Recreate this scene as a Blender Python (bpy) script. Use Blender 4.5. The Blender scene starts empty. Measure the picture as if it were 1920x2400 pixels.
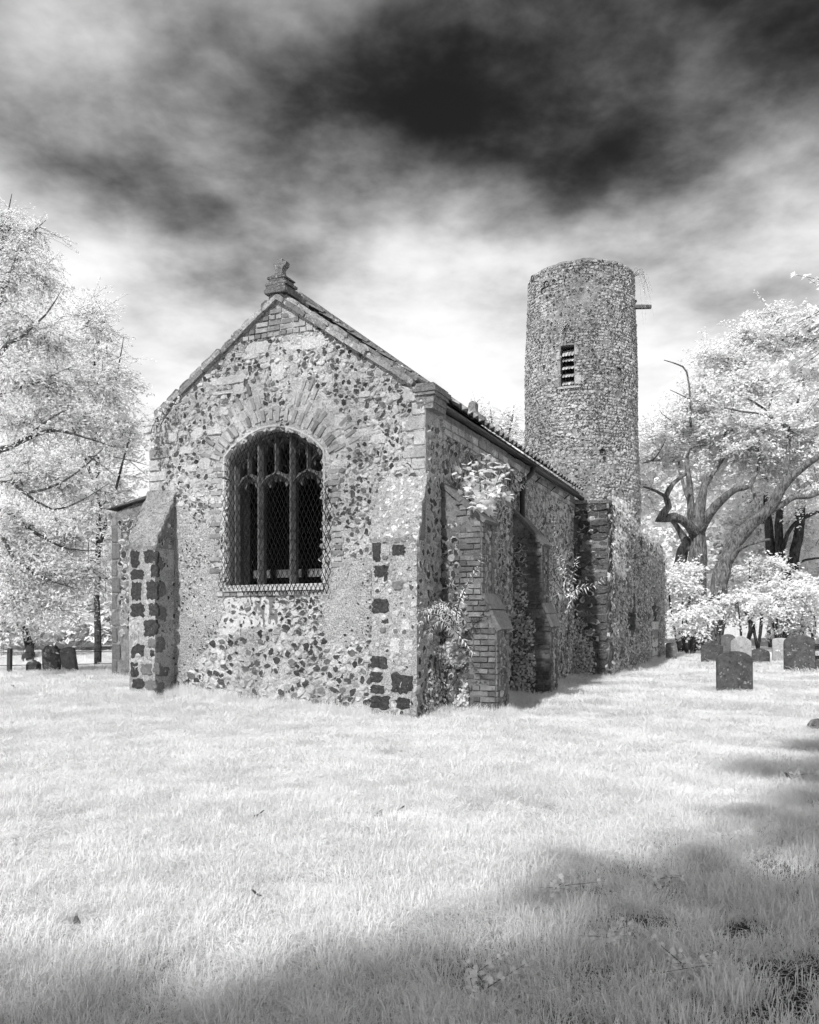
import bpy, bmesh, math, random
import numpy as np
from mathutils import Vector, Matrix
from mathutils import noise as mnoise
from mathutils.geometry import delaunay_2d_cdt

scene = bpy.context.scene
COL = scene.collection
R = math.radians

# ------------------------------------------------------------------ camera
CAMZ, F, CX, HY = 1.35, 1920.0, 960.0, 1455.0
cam_d = bpy.data.cameras.new('camera')
cam = bpy.data.objects.new('camera', cam_d)
COL.objects.link(cam)
cam.location = (0, 0, CAMZ)
cam.rotation_euler = (R(90), 0, 0)
cam_d.sensor_fit = 'HORIZONTAL'
cam_d.sensor_width = 36.0
cam_d.lens = 36.0 * F / 1920.0
cam_d.shift_y = (HY - 1200.0) / 1920.0
cam_d.clip_end = 3000.0
scene.camera = cam

# ------------------------------------------------------------------ light
SUN_EL, SUN_AZ = R(45), math.atan2(-0.866, -0.500)     # direction towards the sun (behind the camera, to the left)
to_sun = Vector((math.cos(SUN_AZ) * math.cos(SUN_EL), math.sin(SUN_AZ) * math.cos(SUN_EL), math.sin(SUN_EL)))
sun_d = bpy.data.lights.new('sun', 'SUN')
sun_d.energy = 3.3
sun_d.angle = R(1.8)
sun_d.color = (1.0, 1.0, 1.0)
sun = bpy.data.objects.new('sun', sun_d)
COL.objects.link(sun)
sun.rotation_euler = (-to_sun).to_track_quat('-Z', 'Y').to_euler()

world = bpy.data.worlds.new('World')
scene.world = world
world.use_nodes = True
wn = world.node_tree
wn.nodes.clear()


def N(nt, typ, **kw):
    n = nt.nodes.new(typ)
    for k, v in kw.items():
        if k.startswith('i_'):
            n.inputs[k[2:].replace('_', ' ')].default_value = v
        else:
            setattr(n, k, v)
    return n


def L(nt, a, b):
    nt.links.new(a, b)


def math_node(nt, op, a, b=None, clamp=False):
    n = nt.nodes.new('ShaderNodeMath')
    n.operation = op
    n.use_clamp = clamp
    for i, v in enumerate((a, b)):
        if v is None:
            continue
        if isinstance(v, (int, float)):
            n.inputs[i].default_value = v
        else:
            nt.links.new(v, n.inputs[i])
    return n.outputs[0]


def vmath(nt, op, a, b=None):
    n = nt.nodes.new('ShaderNodeVectorMath')
    n.operation = op
    for i, v in enumerate((a, b)):
        if v is None:
            continue
        if isinstance(v, (tuple, list)):
            n.inputs[i].default_value = v
        else:
            nt.links.new(v, n.inputs[i])
    return n.outputs[0]


def ramp(nt, fac, stops, interp='LINEAR'):
    n = nt.nodes.new('ShaderNodeValToRGB')
    cr = n.color_ramp
    cr.interpolation = interp
    while len(cr.elements) > 1:
        cr.elements.remove(cr.elements[-1])
    cr.elements[0].position = stops[0][0]
    cr.elements[0].color = (stops[0][1],) * 3 + (1,)
    for p, v in stops[1:]:
        e = cr.elements.new(p)
        e.color = (v, v, v, 1)
    nt.links.new(fac, n.inputs[0])
    return n.outputs[0]


def mixf(nt, fac, a, b):
    n = nt.nodes.new('ShaderNodeMix')
    n.data_type = 'FLOAT'
    for i, v in ((0, fac), (2, a), (3, b)):
        if isinstance(v, (int, float)):
            n.inputs[i].default_value = v
        else:
            nt.links.new(v, n.inputs[i])
    return n.outputs[0]


GAPX, GAPY, GAPR, GAPD = 0.30, 1.22, 26, 0.36
CLOUD1, CLOUD2 = (5.0, 33.3, 0), (7.7, 15.2, 0)


def build_sky():
    nt = wn
    sky = N(nt, 'ShaderNodeTexSky', sky_type='NISHITA', sun_disc=False)
    sky.sun_elevation = SUN_EL
    sky.sun_rotation = math.pi / 2 - SUN_AZ
    bw = N(nt, 'ShaderNodeRGBToBW')
    L(nt, sky.outputs[0], bw.inputs[0])
    tc = N(nt, 'ShaderNodeTexCoord')
    d = vmath(nt, 'NORMALIZE', tc.outputs['Generated'])
    sp = N(nt, 'ShaderNodeSeparateXYZ')
    L(nt, d, sp.inputs[0])
    x, y, z = sp.outputs
    za = math_node(nt, 'ADD', math_node(nt, 'ABSOLUTE', z), 0.16)
    cb = N(nt, 'ShaderNodeCombineXYZ')
    L(nt, math_node(nt, 'DIVIDE', x, za), cb.inputs[0])
    L(nt, math_node(nt, 'DIVIDE', y, za), cb.inputs[1])
    p = cb.outputs[0]
    # clouds: broad banks and finer torn edges
    n0 = N(nt, 'ShaderNodeTexNoise', i_Scale=2.2, i_Detail=4.0, i_Roughness=0.55)
    L(nt, vmath(nt, 'ADD', p, (5.7, 1.9, 0)), n0.inputs['Vector'])
    wv = vmath(nt, 'MULTIPLY', vmath(nt, 'SUBTRACT', n0.outputs['Color'], (0.5, 0.5, 0.5)), (0.55, 0.55, 0))
    pw = vmath(nt, 'ADD', p, wv)
    n1 = N(nt, 'ShaderNodeTexNoise', i_Scale=2.3, i_Detail=6.0, i_Roughness=0.5, i_Distortion=0.0)
    L(nt, vmath(nt, 'ADD', p, CLOUD1), n1.inputs['Vector'])
    n2 = N(nt, 'ShaderNodeTexNoise', i_Scale=6.0, i_Detail=7.0, i_Roughness=0.58, i_Distortion=0.1)
    L(nt, vmath(nt, 'ADD', p, CLOUD2), n2.inputs['Vector'])
    a = math_node(nt, 'SUBTRACT', n1.outputs[0], 0.5)
    b = math_node(nt, 'SUBTRACT', n2.outputs[0], 0.5)
    tex = math_node(nt, 'ADD', math_node(nt, 'MULTIPLY', a, 1.35), math_node(nt, 'MULTIPLY', b, 0.6))
    # one long clear gap in the cloud, high to the right of the church
    dv = vmath(nt, 'SUBTRACT', pw, (GAPX, GAPY, 0))
    mg = N(nt, 'ShaderNodeMapping')
    mg.inputs['Rotation'].default_value = (0, 0, R(GAPR))
    L(nt, dv, mg.inputs[0])
    ln = N(nt, 'ShaderNodeVectorMath', operation='LENGTH')
    L(nt, vmath(nt, 'MULTIPLY', mg.outputs[0], (1.25, 3.3, 0)), ln.inputs[0])
    gp_ = N(nt, 'ShaderNodeMapRange', interpolation_type='SMOOTHSTEP', i_From_Min=0.25, i_From_Max=1.45, i_To_Min=GAPD, i_To_Max=0.0)
    L(nt, ln.outputs['Value'], gp_.inputs[0])
    # the cloud thickens to a bright veil towards the horizon
    hz = N(nt, 'ShaderNodeMapRange', interpolation_type='SMOOTHSTEP', i_From_Min=0.10, i_From_Max=0.60, i_To_Min=0.50, i_To_Max=-0.24)
    L(nt, z, hz.inputs[0])
    c = math_node(nt, 'ADD', math_node(nt, 'ADD', 0.62, tex), math_node(nt, 'SUBTRACT', hz.outputs[0], gp_.outputs[0]))
    cov = N(nt, 'ShaderNodeMapRange', interpolation_type='SMOOTHSTEP', i_From_Min=-0.16, i_From_Max=1.10)
    L(nt, c, cov.inputs[0])
    clear = math_node(nt, 'MULTIPLY', bw.outputs[0], 0.0070)          # infrared: the clear sky is nearly black
    val = mixf(nt, math_node(nt, 'POWER', cov.outputs[0], 1.3), clear, 0.66)
    bg = N(nt, 'ShaderNodeBackground')
    bg.inputs['Strength'].default_value = 1.0
    L(nt, val, bg.inputs[0])
    out = N(nt, 'ShaderNodeOutputWorld')
    L(nt, bg.outputs[0], out.inputs[0])


build_sky()

vs = scene.view_settings
vs.view_transform = 'Standard'
vs.look = 'None'
vs.gamma = 1.0
vs.use_curve_mapping = False
vs.exposure = 0.66
cy = scene.cycles
cy.max_bounces = 8
cy.diffuse_bounces = 6
cy.glossy_bounces = 2
cy.transmission_bounces = 4
cy.transparent_max_bounces = 4
cy.caustics_reflective = False
cy.caustics_refractive = False
cy.use_denoising = True
cy.use_adaptive_sampling = True
cy.adaptive_threshold = 0.05

# ------------------------------------------------------------------ places
RNG = random.Random(7)
ANG = R(-24.0)
CH = Matrix.Translation((0.218, 11.0, 0.0)) @ Matrix.Rotation(ANG, 4, 'Z')
CHI = CH.inverted()
CAM = Vector((0, 0, CAMZ))


def ray(px, py):
    return Vector(((px - CX) / F, 1.0, (HY - py) / F))


def P(px, py, depth):
    return CAM + ray(px, py) * depth


def local_ray(px, py):
    return CHI @ CAM, CHI.to_3x3() @ ray(px, py)


def on_y(px, py, y0=0.0):          # point of a church wall that faces east: (x, z) in the church's own frame
    c, d = local_ray(px, py)
    k = (y0 - c.y) / d.y
    q = c + d * k
    return (q.x, q.z)


def on_x(px, py, x0=0.0):          # point of a church wall that faces south: (y, z)
    c, d = local_ray(px, py)
    k = (x0 - c.x) / d.x
    q = c + d * k
    return (q.y, q.z)


def ground_z(x, y):
    z = 0.35 * np.exp(-((x + 6.5) ** 2 + (y - 15.0) ** 2) / 18.0)
    z = z + 0.025 * np.sin(x * 0.9 + 1.3) * np.cos(y * 0.7) + 0.018 * np.sin(x * 2.1 + y * 1.7)
    return z


def ground_hit(px, py):
    d = 15.0
    for _ in range(40):
        x = (px - CX) / F * d
        d = 0.5 * d + 0.5 * (CAMZ - float(ground_z(x, d))) * F / max(py - HY, 1)
    return Vector(((px - CX) / F * d, d, float(ground_z((px - CX) / F * d, d))))


# ------------------------------------------------------------------ objects
def link(name, data, parent=None, mat=None):
    o = bpy.data.objects.new(name, data)
    COL.objects.link(o)
    if parent is not None:
        o.parent = parent
    if mat is not None:
        data.materials.clear()
        data.materials.append(mat)
    return o


def tag(o, label=None, cat=None, group=None, kind=None):
    for k, v in (('label', label), ('category', cat), ('group', group), ('kind', kind)):
        if v:
            o[k] = v
    return o


def empty(name, loc, rz=0.0):
    o = bpy.data.objects.new(name, None)
    COL.objects.link(o)
    o.location = loc
    o.rotation_euler = (0, 0, rz)
    o.empty_display_size = 0.2
    return o


def tri_mesh(name, V, T, attrs=None, smooth=False):
    V = np.asarray(V, dtype=np.float32).reshape(-1, 3)
    T = np.asarray(T, dtype=np.int32).reshape(-1, 3)
    me = bpy.data.meshes.new(name)
    me.vertices.add(len(V))
    me.vertices.foreach_set('co', V.ravel())
    me.loops.add(T.size)
    me.loops.foreach_set('vertex_index', T.ravel())
    me.polygons.add(len(T))
    me.polygons.foreach_set('loop_start', np.arange(0, T.size, 3, dtype=np.int32))
    me.polygons.foreach_set('use_smooth', np.full(len(T), smooth, dtype=bool))
    for k, v in (attrs or {}).items():
        at = me.attributes.new(k, 'FLOAT', 'POINT')
        at.data.foreach_set('value', np.asarray(v, dtype=np.float32))
    me.update(calc_edges=True)
    return me


class Buf:
    """collects triangles of one part"""

    def __init__(self):
        self.v, self.t, self.n, self.a = [], [], 0, {}

    def add(self, V, T, **attrs):
        V = np.asarray(V, dtype=np.float32).reshape(-1, 3)
        T = np.asarray(T, dtype=np.int64).reshape(-1, 3)
        self.v.append(V)
        self.t.append(T + self.n)
        for k, v in attrs.items():
            self.a.setdefault(k, []).append(np.broadcast_to(np.asarray(v, dtype=np.float32), (len(V),)))
        self.n += len(V)

    def box(self, c, sx, sy, sz, M=None):
        s = np.array([[x, y, z] for x in (-1, 1) for y in (-1, 1) for z in (-1, 1)], dtype=float) * [sx / 2, sy / 2, sz / 2]
        if M is not None:
            s = s @ np.array(M.to_3x3()).T
        f = [(0, 1, 3), (0, 3, 2), (4, 6, 7), (4, 7, 5), (0, 4, 5), (0, 5, 1), (2, 3, 7), (2, 7, 6), (0, 2, 6), (0, 6, 4), (1, 5, 7), (1, 7, 3)]
        self.add(s + np.array(c), f)

    def tube(self, pts, rad, sides=6, cap=True, **attrs):
        pts = [Vector(p) for p in pts]
        n = len(pts)
        if isinstance(rad, (int, float)):
            rad = [rad] * n
        V, T = [], []
        t = (pts[1] - pts[0]).normalized()
        nx = t.orthogonal().normalized()
        for i in range(n):
            if i == 0:
                tt = pts[1] - pts[0]
            elif i == n - 1:
                tt = pts[-1] - pts[-2]
            else:
                tt = pts[i + 1] - pts[i - 1]
            if tt.length < 1e-9:
                tt = t
            tt = tt.normalized()
            nx = nx - tt * nx.dot(tt)
            if nx.length < 1e-6:
                nx = tt.orthogonal()
            nx.normalize()
            ny = tt.cross(nx)
            for k in range(sides):
                a = 2 * math.pi * k / sides
                V.append(pts[i] + (nx * math.cos(a) + ny * math.sin(a)) * rad[i])
            t = tt
        for i in range(n - 1):
            for k in range(sides):
                a, b = i * sides + k, i * sides + (k + 1) % sides
                c, d = a + sides, b + sides
                T += [(a, b, d), (a, d, c)]
        if cap:
            for k in range(1, sides - 1):
                T.append((0, k + 1, k))
                o = (n - 1) * sides
                T.append((o, o + k, o + k + 1))
        self.add([tuple(v) for v in V], T, **attrs)

    def mesh(self, name, smooth=False):
        V = np.concatenate(self.v)
        T = np.concatenate(self.t)
        return tri_mesh(name, V, T, {k: np.concatenate(v) for k, v in self.a.items()}, smooth)

    def build(self, name, mat, parent=None, smooth=False):
        return link(name, self.mesh(name, smooth), parent, mat)


# ------------------------------------------------------------------ materials (the photograph is infrared black and white: all greys)
def new_mat(name):
    m = bpy.data.materials.new(name)
    m.use_nodes = True
    nt = m.node_tree
    b = nt.nodes['Principled BSDF']
    b.inputs['Specular IOR Level'].default_value = 0.25
    return m, nt, b


def noise(nt, scale, detail=4.0, rough=0.6, dist=0.0, vec=None, off=0.0):
    n = N(nt, 'ShaderNodeTexNoise', i_Scale=scale, i_Detail=detail, i_Roughness=rough, i_Distortion=dist)
    if vec is None:
        g = N(nt, 'ShaderNodeNewGeometry')
        vec = g.outputs['Position']
    if off:
        vec = vmath(nt, 'ADD', vec, (off, off * 1.7, off * 0.6))
    L(nt, vec, n.inputs['Vector'])
    return n.outputs[0]


def bump(nt, h, strength, dist, b):
    n = N(nt, 'ShaderNodeBump', i_Strength=strength, i_Distance=dist)
    L(nt, h, n.inputs['Height'])
    L(nt, n.outputs[0], b.inputs['Normal'])


def stone_mat(name, lo, hi, scale=14.0, rough=0.9, bumpd=0.02, lichen=0.0, lval=0.75, tone=False, fine=90.0, spec=0.2, dark_spots=0.0, lscale=9.0):
    m, nt, b = new_mat(name)
    g = N(nt, 'ShaderNodeNewGeometry')
    pos = g.outputs['Position']
    n1 = noise(nt, scale, 5, 0.62, 0.2, pos)
    n2 = noise(nt, fine, 3, 0.7, 0, pos, 5.0)
    c = ramp(nt, n1, [(0.3, lo), (0.7, hi)])
    c = math_node(nt, 'MULTIPLY', c, ramp(nt, n2, [(0.3, 0.62), (0.7, 1.28)]))
    if tone:
        oi = N(nt, 'ShaderNodeObjectInfo')
        c = math_node(nt, 'MULTIPLY', c, ramp(nt, oi.outputs['Random'], [(0, 0.55), (0.5, 1.0), (1, 1.45)]))
    st = noise(nt, 0.9, 5, 0.65, 0.4, vmath(nt, 'MULTIPLY', pos, (1.0, 1.0, 0.55)), 12.0)
    c = math_node(nt, 'MULTIPLY', c, ramp(nt, st, [(0.34, 0.68), (0.62, 1.12)]))
    if dark_spots:
        n4 = noise(nt, scale * 2.3, 4, 0.65, 0.4, pos, 17.0)
        c = mixf(nt, ramp(nt, n4, [(0.62 - dark_spots * 0.1, 0.0), (0.72 - dark_spots * 0.1, 1.0)]), c, lo * 0.35)
    if lichen:
        n3 = noise(nt, lscale, 4, 0.6, 0.3, pos, 31.0)
        c = mixf(nt, ramp(nt, n3, [(0.66 - lichen * 0.2, 0.0), (0.70 - lichen * 0.2, 1.0)]), c, lval)
    L(nt, c, b.inputs['Base Color'])
    b.inputs['Roughness'].default_value = rough
    b.inputs['Specular IOR Level'].default_value = spec
    h = math_node(nt, 'ADD', math_node(nt, 'MULTIPLY', n1, 0.7), math_node(nt, 'MULTIPLY', n2, 0.45))
    bump(nt, h, 0.9, bumpd, b)
    return m


def flint_mat(name, cortex_lo, cortex_hi, gain=1.0):
    m, nt, b = new_mat(name)
    at = N(nt, 'ShaderNodeAttribute', attribute_name='tone')
    ar = N(nt, 'ShaderNodeAttribute', attribute_name='rim')
    g = N(nt, 'ShaderNodeNewGeometry')
    pos = g.outputs['Position']
    n1 = noise(nt, 24, 4, 0.65, 0.5, pos)
    n2 = noise(nt, 90, 3, 0.65, 0, pos, 3.0)
    cortex = math_node(nt, 'MULTIPLY', ramp(nt, n1, [(0.3, cortex_lo), (0.7, cortex_hi)]), ramp(nt, n2, [(0.3, 0.7), (0.7, 1.15)]))
    core = math_node(nt, 'MULTIPLY', at.outputs['Fac'], ramp(nt, n1, [(0.3, 0.7 * gain), (0.7, 1.3 * gain)]))
    rimn = math_node(nt, 'ADD', ar.outputs['Fac'], math_node(nt, 'MULTIPLY', math_node(nt, 'SUBTRACT', n1, 0.5), 2.2))
    f = ramp(nt, rimn, [(0.48, 0.0), (0.60, 1.0)])
    st = noise(nt, 0.9, 5, 0.65, 0.4, vmath(nt, 'MULTIPLY', pos, (1.0, 1.0, 0.55)), 12.0)
    L(nt, math_node(nt, 'MULTIPLY', mixf(nt, f, core, cortex), ramp(nt, st, [(0.34, 0.62), (0.62, 1.15)])), b.inputs['Base Color'])
    L(nt, mixf(nt, f, 0.38, 0.9), b.inputs['Roughness'])
    b.inputs['Specular IOR Level'].default_value = 0.35
    bump(nt, math_node(nt, 'ADD', n1, math_node(nt, 'MULTIPLY', n2, 0.4)), 1.0, 0.03, b)
    return m


def leaf_mat(name, lo, hi, trans=0.4):
    m, nt, b = new_mat(name)
    n1 = noise(nt, 1.7, 3, 0.6, 0)
    at = N(nt, 'ShaderNodeAttribute', attribute_name='tone')
    v = math_node(nt, 'ADD', math_node(nt, 'MULTIPLY', n1, 0.4), math_node(nt, 'MULTIPLY', at.outputs['Fac'], 0.6))
    c = ramp(nt, v, [(0.2, lo), (0.75, hi)])
    d = N(nt, 'ShaderNodeBsdfDiffuse')
    t = N(nt, 'ShaderNodeBsdfTranslucent')
    L(nt, c, d.inputs[0])
    L(nt, c, t.inputs[0])
    mx = N(nt, 'ShaderNodeMixShader')
    mx.inputs[0].default_value = trans
    L(nt, d.outputs[0], mx.inputs[1])
    L(nt, t.outputs[0], mx.inputs[2])
    L(nt, mx.outputs[0], nt.nodes['Material Output'].inputs[0])
    return m


def plain_mat(name, v, rough=0.6, spec=0.3, metal=0.0):
    m, nt, b = new_mat(name)
    n1 = noise(nt, 30, 4, 0.65, 0.2)
    L(nt, ramp(nt, n1, [(0.3, v * 0.7), (0.7, v * 1.3)]), b.inputs['Base Color'])
    b.inputs['Roughness'].default_value = rough
    b.inputs['Specular IOR Level'].default_value = spec
    b.inputs['Metallic'].default_value = metal
    bump(nt, n1, 0.4, 0.004, b)
    return m


def gable_mat():
    """lime mortar with roughcast and bare plaster; attributes say how the wall is finished there"""
    m, nt, b = new_mat('gable_mortar')
    g = N(nt, 'ShaderNodeNewGeometry')
    pos = g.outputs['Position']
    n1 = noise(nt, 7, 6, 0.65, 0.3, pos)
    n2 = noise(nt, 55, 4, 0.75, 0, pos, 4.0)
    n3 = noise(nt, 20, 5, 0.7, 0.8, pos, 9.0)
    mortar = math_node(nt, 'MULTIPLY', ramp(nt, n1, [(0.3, 0.44), (0.7, 0.66)]), ramp(nt, n2, [(0.34, 0.5), (0.64, 1.2)]))
    mortar = mixf(nt, ramp(nt, n3, [(0.54, 0.0), (0.64, 0.8)]), mortar, 0.10)
    rc = math_node(nt, 'MULTIPLY', ramp(nt, n1, [(0.3, 0.36), (0.7, 0.52)]), ramp(nt, n2, [(0.36, 0.42), (0.62, 1.3)]))
    pl = math_node(nt, 'MULTIPLY', ramp(nt, n1, [(0.3, 0.46), (0.7, 0.62)]), ramp(nt, n2, [(0.3, 0.65), (0.68, 1.12)]))
    a1 = N(nt, 'ShaderNodeAttribute', attribute_name='roughcast')
    a2 = N(nt, 'ShaderNodeAttribute', attribute_name='plaster')
    a3 = N(nt, 'ShaderNodeAttribute', attribute_name='drip')

    def edge(a):
        return ramp(nt, math_node(nt, 'ADD', a, math_node(nt, 'MULTIPLY', math_node(nt, 'SUBTRACT', n3, 0.5), 0.9)), [(0.42, 0.0), (0.58, 1.0)])
    e1, e2 = edge(a1.outputs['Fac']), edge(a2.outputs['Fac'])
    st = noise(nt, 0.9, 5, 0.65, 0.4, vmath(nt, 'MULTIPLY', pos, (1.0, 1.0, 0.55)), 12.0)
    c = math_node(nt, 'MULTIPLY', mixf(nt, e1, mortar, rc), ramp(nt, st, [(0.34, 0.72), (0.62, 1.12)]))
    c = mixf(nt, e2, c, pl)
    c = mixf(nt, math_node(nt, 'MULTIPLY', ramp(nt, math_node(nt, 'ADD', a3.outputs['Fac'], math_node(nt, 'MULTIPLY', math_node(nt, 'SUBTRACT', n3, 0.5), 0.8)), [(0.45, 0), (0.62, 1)]), 0.8), c, 0.07)
    L(nt, c, b.inputs['Base Color'])
    b.inputs['Roughness'].default_value = 0.95
    b.inputs['Specular IOR Level'].default_value = 0.1
    h = math_node(nt, 'ADD', math_node(nt, 'MULTIPLY', n3, 0.8), math_node(nt, 'MULTIPLY', n2, 0.6))
    h = math_node(nt, 'MULTIPLY', h, mixf(nt, e2, 1.0, 0.25))
    bump(nt, h, 1.0, 0.05, b)
    return m


def bark_mat(name, lo, hi):
    """ridged bark: noise drawn out along the stem"""
    m, nt, b = new_mat(name)
    g = N(nt, 'ShaderNodeNewGeometry')
    v = vmath(nt, 'MULTIPLY', g.outputs['Position'], (1.0, 1.0, 0.22))
    n1 = noise(nt, 16, 5, 0.65, 0.6, v)
    n2 = noise(nt, 4, 4, 0.6, 0.2, g.outputs['Position'], 6.0)
    c = math_node(nt, 'MULTIPLY', ramp(nt, n1, [(0.36, lo), (0.64, hi)]), ramp(nt, n2, [(0.3, 0.6), (0.7, 1.4)]))
    L(nt, c, b.inputs['Base Color'])
    b.inputs['Roughness'].default_value = 0.95
    b.inputs['Specular IOR Level'].default_value = 0.1
    bump(nt, n1, 1.0, 0.12, b)
    return m


M = {}
M['gable'] = gable_mat()
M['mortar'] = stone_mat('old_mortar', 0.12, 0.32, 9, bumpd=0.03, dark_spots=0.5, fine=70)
M['mortar_dark'] = stone_mat('dark_mortar', 0.10, 0.24, 6, bumpd=0.03, dark_spots=0.6, fine=60)  # darker mortar for the side buttresses, nave and belfry jambs
M['tower_mortar'] = stone_mat('tower_mortar', 0.16, 0.34, 5, bumpd=0.04, dark_spots=0.6, fine=45)
M['flint'] = flint_mat('flint', 0.36, 0.68)
M['flint_tower'] = flint_mat('tower_flint', 0.32, 0.62, 1.2)
M['ashlar'] = stone_mat('pale_ashlar', 0.28, 0.44, 16, bumpd=0.02, tone=True, lichen=0.12, lval=.55, dark_spots=0.5)
M['pale_stone'] = stone_mat('pale_rubble', 0.38, 0.56, 20, bumpd=0.03, tone=False, dark_spots=0.3, fine=60)
M['coping'] = stone_mat('weathered_coping', 0.18, 0.36, 18, bumpd=0.03, tone=True, lichen=0.2, lval=0.5, dark_spots=0.6, lscale=22)
M['cap'] = stone_mat('buttress_cap_render', 0.20, 0.42, 16, bumpd=0.06, dark_spots=0.7, fine=50)
M['cap_lichen'] = stone_mat('lichened_cap', 0.24, 0.46, 16, bumpd=0.05, dark_spots=0.6, fine=50, lichen=0.36, lval=0.74, lscale=15)
M['dark_stone'] = stone_mat('dark_ferricrete', 0.018, 0.075, 26, bumpd=0.04, fine=60, lichen=.06, lval=.2, lscale=40)
M['grey_stone'] = stone_mat('grey_rubble', 0.10, 0.2, 26, bumpd=0.02)
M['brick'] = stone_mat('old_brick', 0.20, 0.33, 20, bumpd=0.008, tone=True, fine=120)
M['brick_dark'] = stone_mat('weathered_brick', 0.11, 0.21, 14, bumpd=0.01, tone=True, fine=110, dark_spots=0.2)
M['brick_black'] = stone_mat('dark_brick', 0.055, 0.13, 14, bumpd=0.015, tone=True, fine=90, dark_spots=0.4)  # darkest brick tone, for the farther buttress
M['rubble_dark'] = stone_mat('dark_rubble', 0.05, 0.13, 22, bumpd=0.03, fine=60, lichen=.1, lval=.22)
M['mortar_stub'] = stone_mat('eroded_mortar', 0.05, 0.16, 6, bumpd=0.05, dark_spots=0.7, fine=50)
M['tracery'] = stone_mat('tracery_stone', 0.09, 0.17, 16, bumpd=0.008, dark_spots=0.2)
M['surround'] = stone_mat('window_surround', 0.38, 0.55, 20, bumpd=0.02, dark_spots=0.4)
M['iron'] = plain_mat('iron', 0.02, 0.6, 0.3)
M['wire'] = plain_mat('guard_wire', 0.010, 0.9, 0.05)
M['interior'] = plain_mat('dark_interior', 0.05, 0.95, 0.05)  # near-black; also stands for darkness in the tower's holes and belfry backing
M['wood'] = stone_mat('grey_timber', 0.10, 0.2, 12, bumpd=0.01)
M['tile'] = stone_mat('roof_tile', 0.14, 0.30, 16, bumpd=0.015, tone=True, lichen=0.3, lval=0.5, dark_spots=0.4, lscale=14)
M['slate'] = stone_mat('slate', 0.06, 0.14, 20, bumpd=0.01, tone=True)
M['shingle'] = stone_mat('tile_louvre', 0.30, 0.48, 12, bumpd=0.01, tone=True)
M['grave'] = stone_mat('dark_headstone', 0.05, 0.12, 10, bumpd=0.02, lichen=0.26, lval=0.24, dark_spots=0.3, lscale=14)
M['grave_mid'] = stone_mat('grey_headstone', 0.10, 0.20, 9, bumpd=0.012, lichen=0.3, lval=0.36, dark_spots=0.3, lscale=12)
M['grave_pale'] = stone_mat('pale_headstone', 0.28, 0.45, 9, bumpd=0.012, lichen=0.1, dark_spots=0.3)
M['bark'] = bark_mat('bark', 0.05, 0.26)
M['bark_dark'] = bark_mat('dark_bark', 0.02, 0.10)
M['twig'] = stone_mat('twig_bark', 0.07, 0.14, 8, bumpd=0.01)
M['leaf'] = leaf_mat('infrared_leaf', 0.84, 0.94, 0.5)
M['leaf_bright'] = leaf_mat('bright_leaf', 0.80, 0.92, 0.45)
M['ivy'] = leaf_mat('ivy_leaf', 0.30, 0.66, 0.25)
M['grass'] = leaf_mat('infrared_grass', 0.76, 0.92, 0.45)
M['dry'] = leaf_mat('dry_leaf', 0.05, 0.12, 0.1)
M['fence'] = stone_mat('fence_post', 0.05, 0.1, 12)


def ground_mat():
    m, nt, b = new_mat('lawn_soil')
    n1 = noise(nt, 0.7, 6, 0.6, 0.3)
    n2 = noise(nt, 28, 4, 0.7, 0, None, 3.0)
    c = math_node(nt, 'MULTIPLY', ramp(nt, n1, [(0.3, 0.58), (0.7, 0.72)]), ramp(nt, n2, [(0.3, 0.7), (0.7, 1.05)]))
    at = N(nt, 'ShaderNodeAttribute', attribute_name='gap_shade')
    c = mixf(nt, at.outputs['Fac'], c, math_node(nt, 'MULTIPLY', ramp(nt, n1, [(0.3, 0.035), (0.7, 0.08)]), ramp(nt, n2, [(0.3, 0.5), (0.7, 1.2)])))  # near-black soil in the gaps puts foreground shade into the colour
    L(nt, c, b.inputs['Base Color'])
    b.inputs['Roughness'].default_value = 1.0
    b.inputs['Specular IOR Level'].default_value = 0.0
    bump(nt, n2, 0.8, 0.03, b)
    return m


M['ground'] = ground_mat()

# ------------------------------------------------------------------ ground
def gap_shade(x, y):
    """turf gaps near the viewer, thinned and blackened at right to paint deeper foreground shade"""
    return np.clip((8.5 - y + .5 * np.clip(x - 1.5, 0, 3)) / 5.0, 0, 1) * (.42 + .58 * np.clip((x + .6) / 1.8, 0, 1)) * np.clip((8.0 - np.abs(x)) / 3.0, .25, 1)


def make_ground():
    def axis(lo, hi, n):
        t = np.linspace(-1, 1, n)
        s = np.sinh(t * 5.2) / np.sinh(5.2)
        return np.where(s < 0, -s * lo, s * hi)
    xs = axis(-400, 400, 161)
    ys = 8 + axis(-120, 700, 181)
    X, Y = np.meshgrid(xs, ys)
    V = np.stack([X, Y, ground_z(X, Y)], -1).reshape(-1, 3)
    nx = len(xs)
    i, j = np.meshgrid(np.arange(nx - 1), np.arange(len(ys) - 1))
    a = (j * nx + i).ravel()
    T = np.concatenate([np.stack([a, a + 1, a + nx + 1], 1), np.stack([a, a + nx + 1, a + nx], 1)])
    tag(link('ground', tri_mesh('ground', V, T, {'gap_shade': gap_shade(V[:, 0], V[:, 1])}, smooth=True), None, M['ground']), kind='structure')


make_ground()

# ------------------------------------------------------------------ masonry pieces
PR = random.Random(11)


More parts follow.
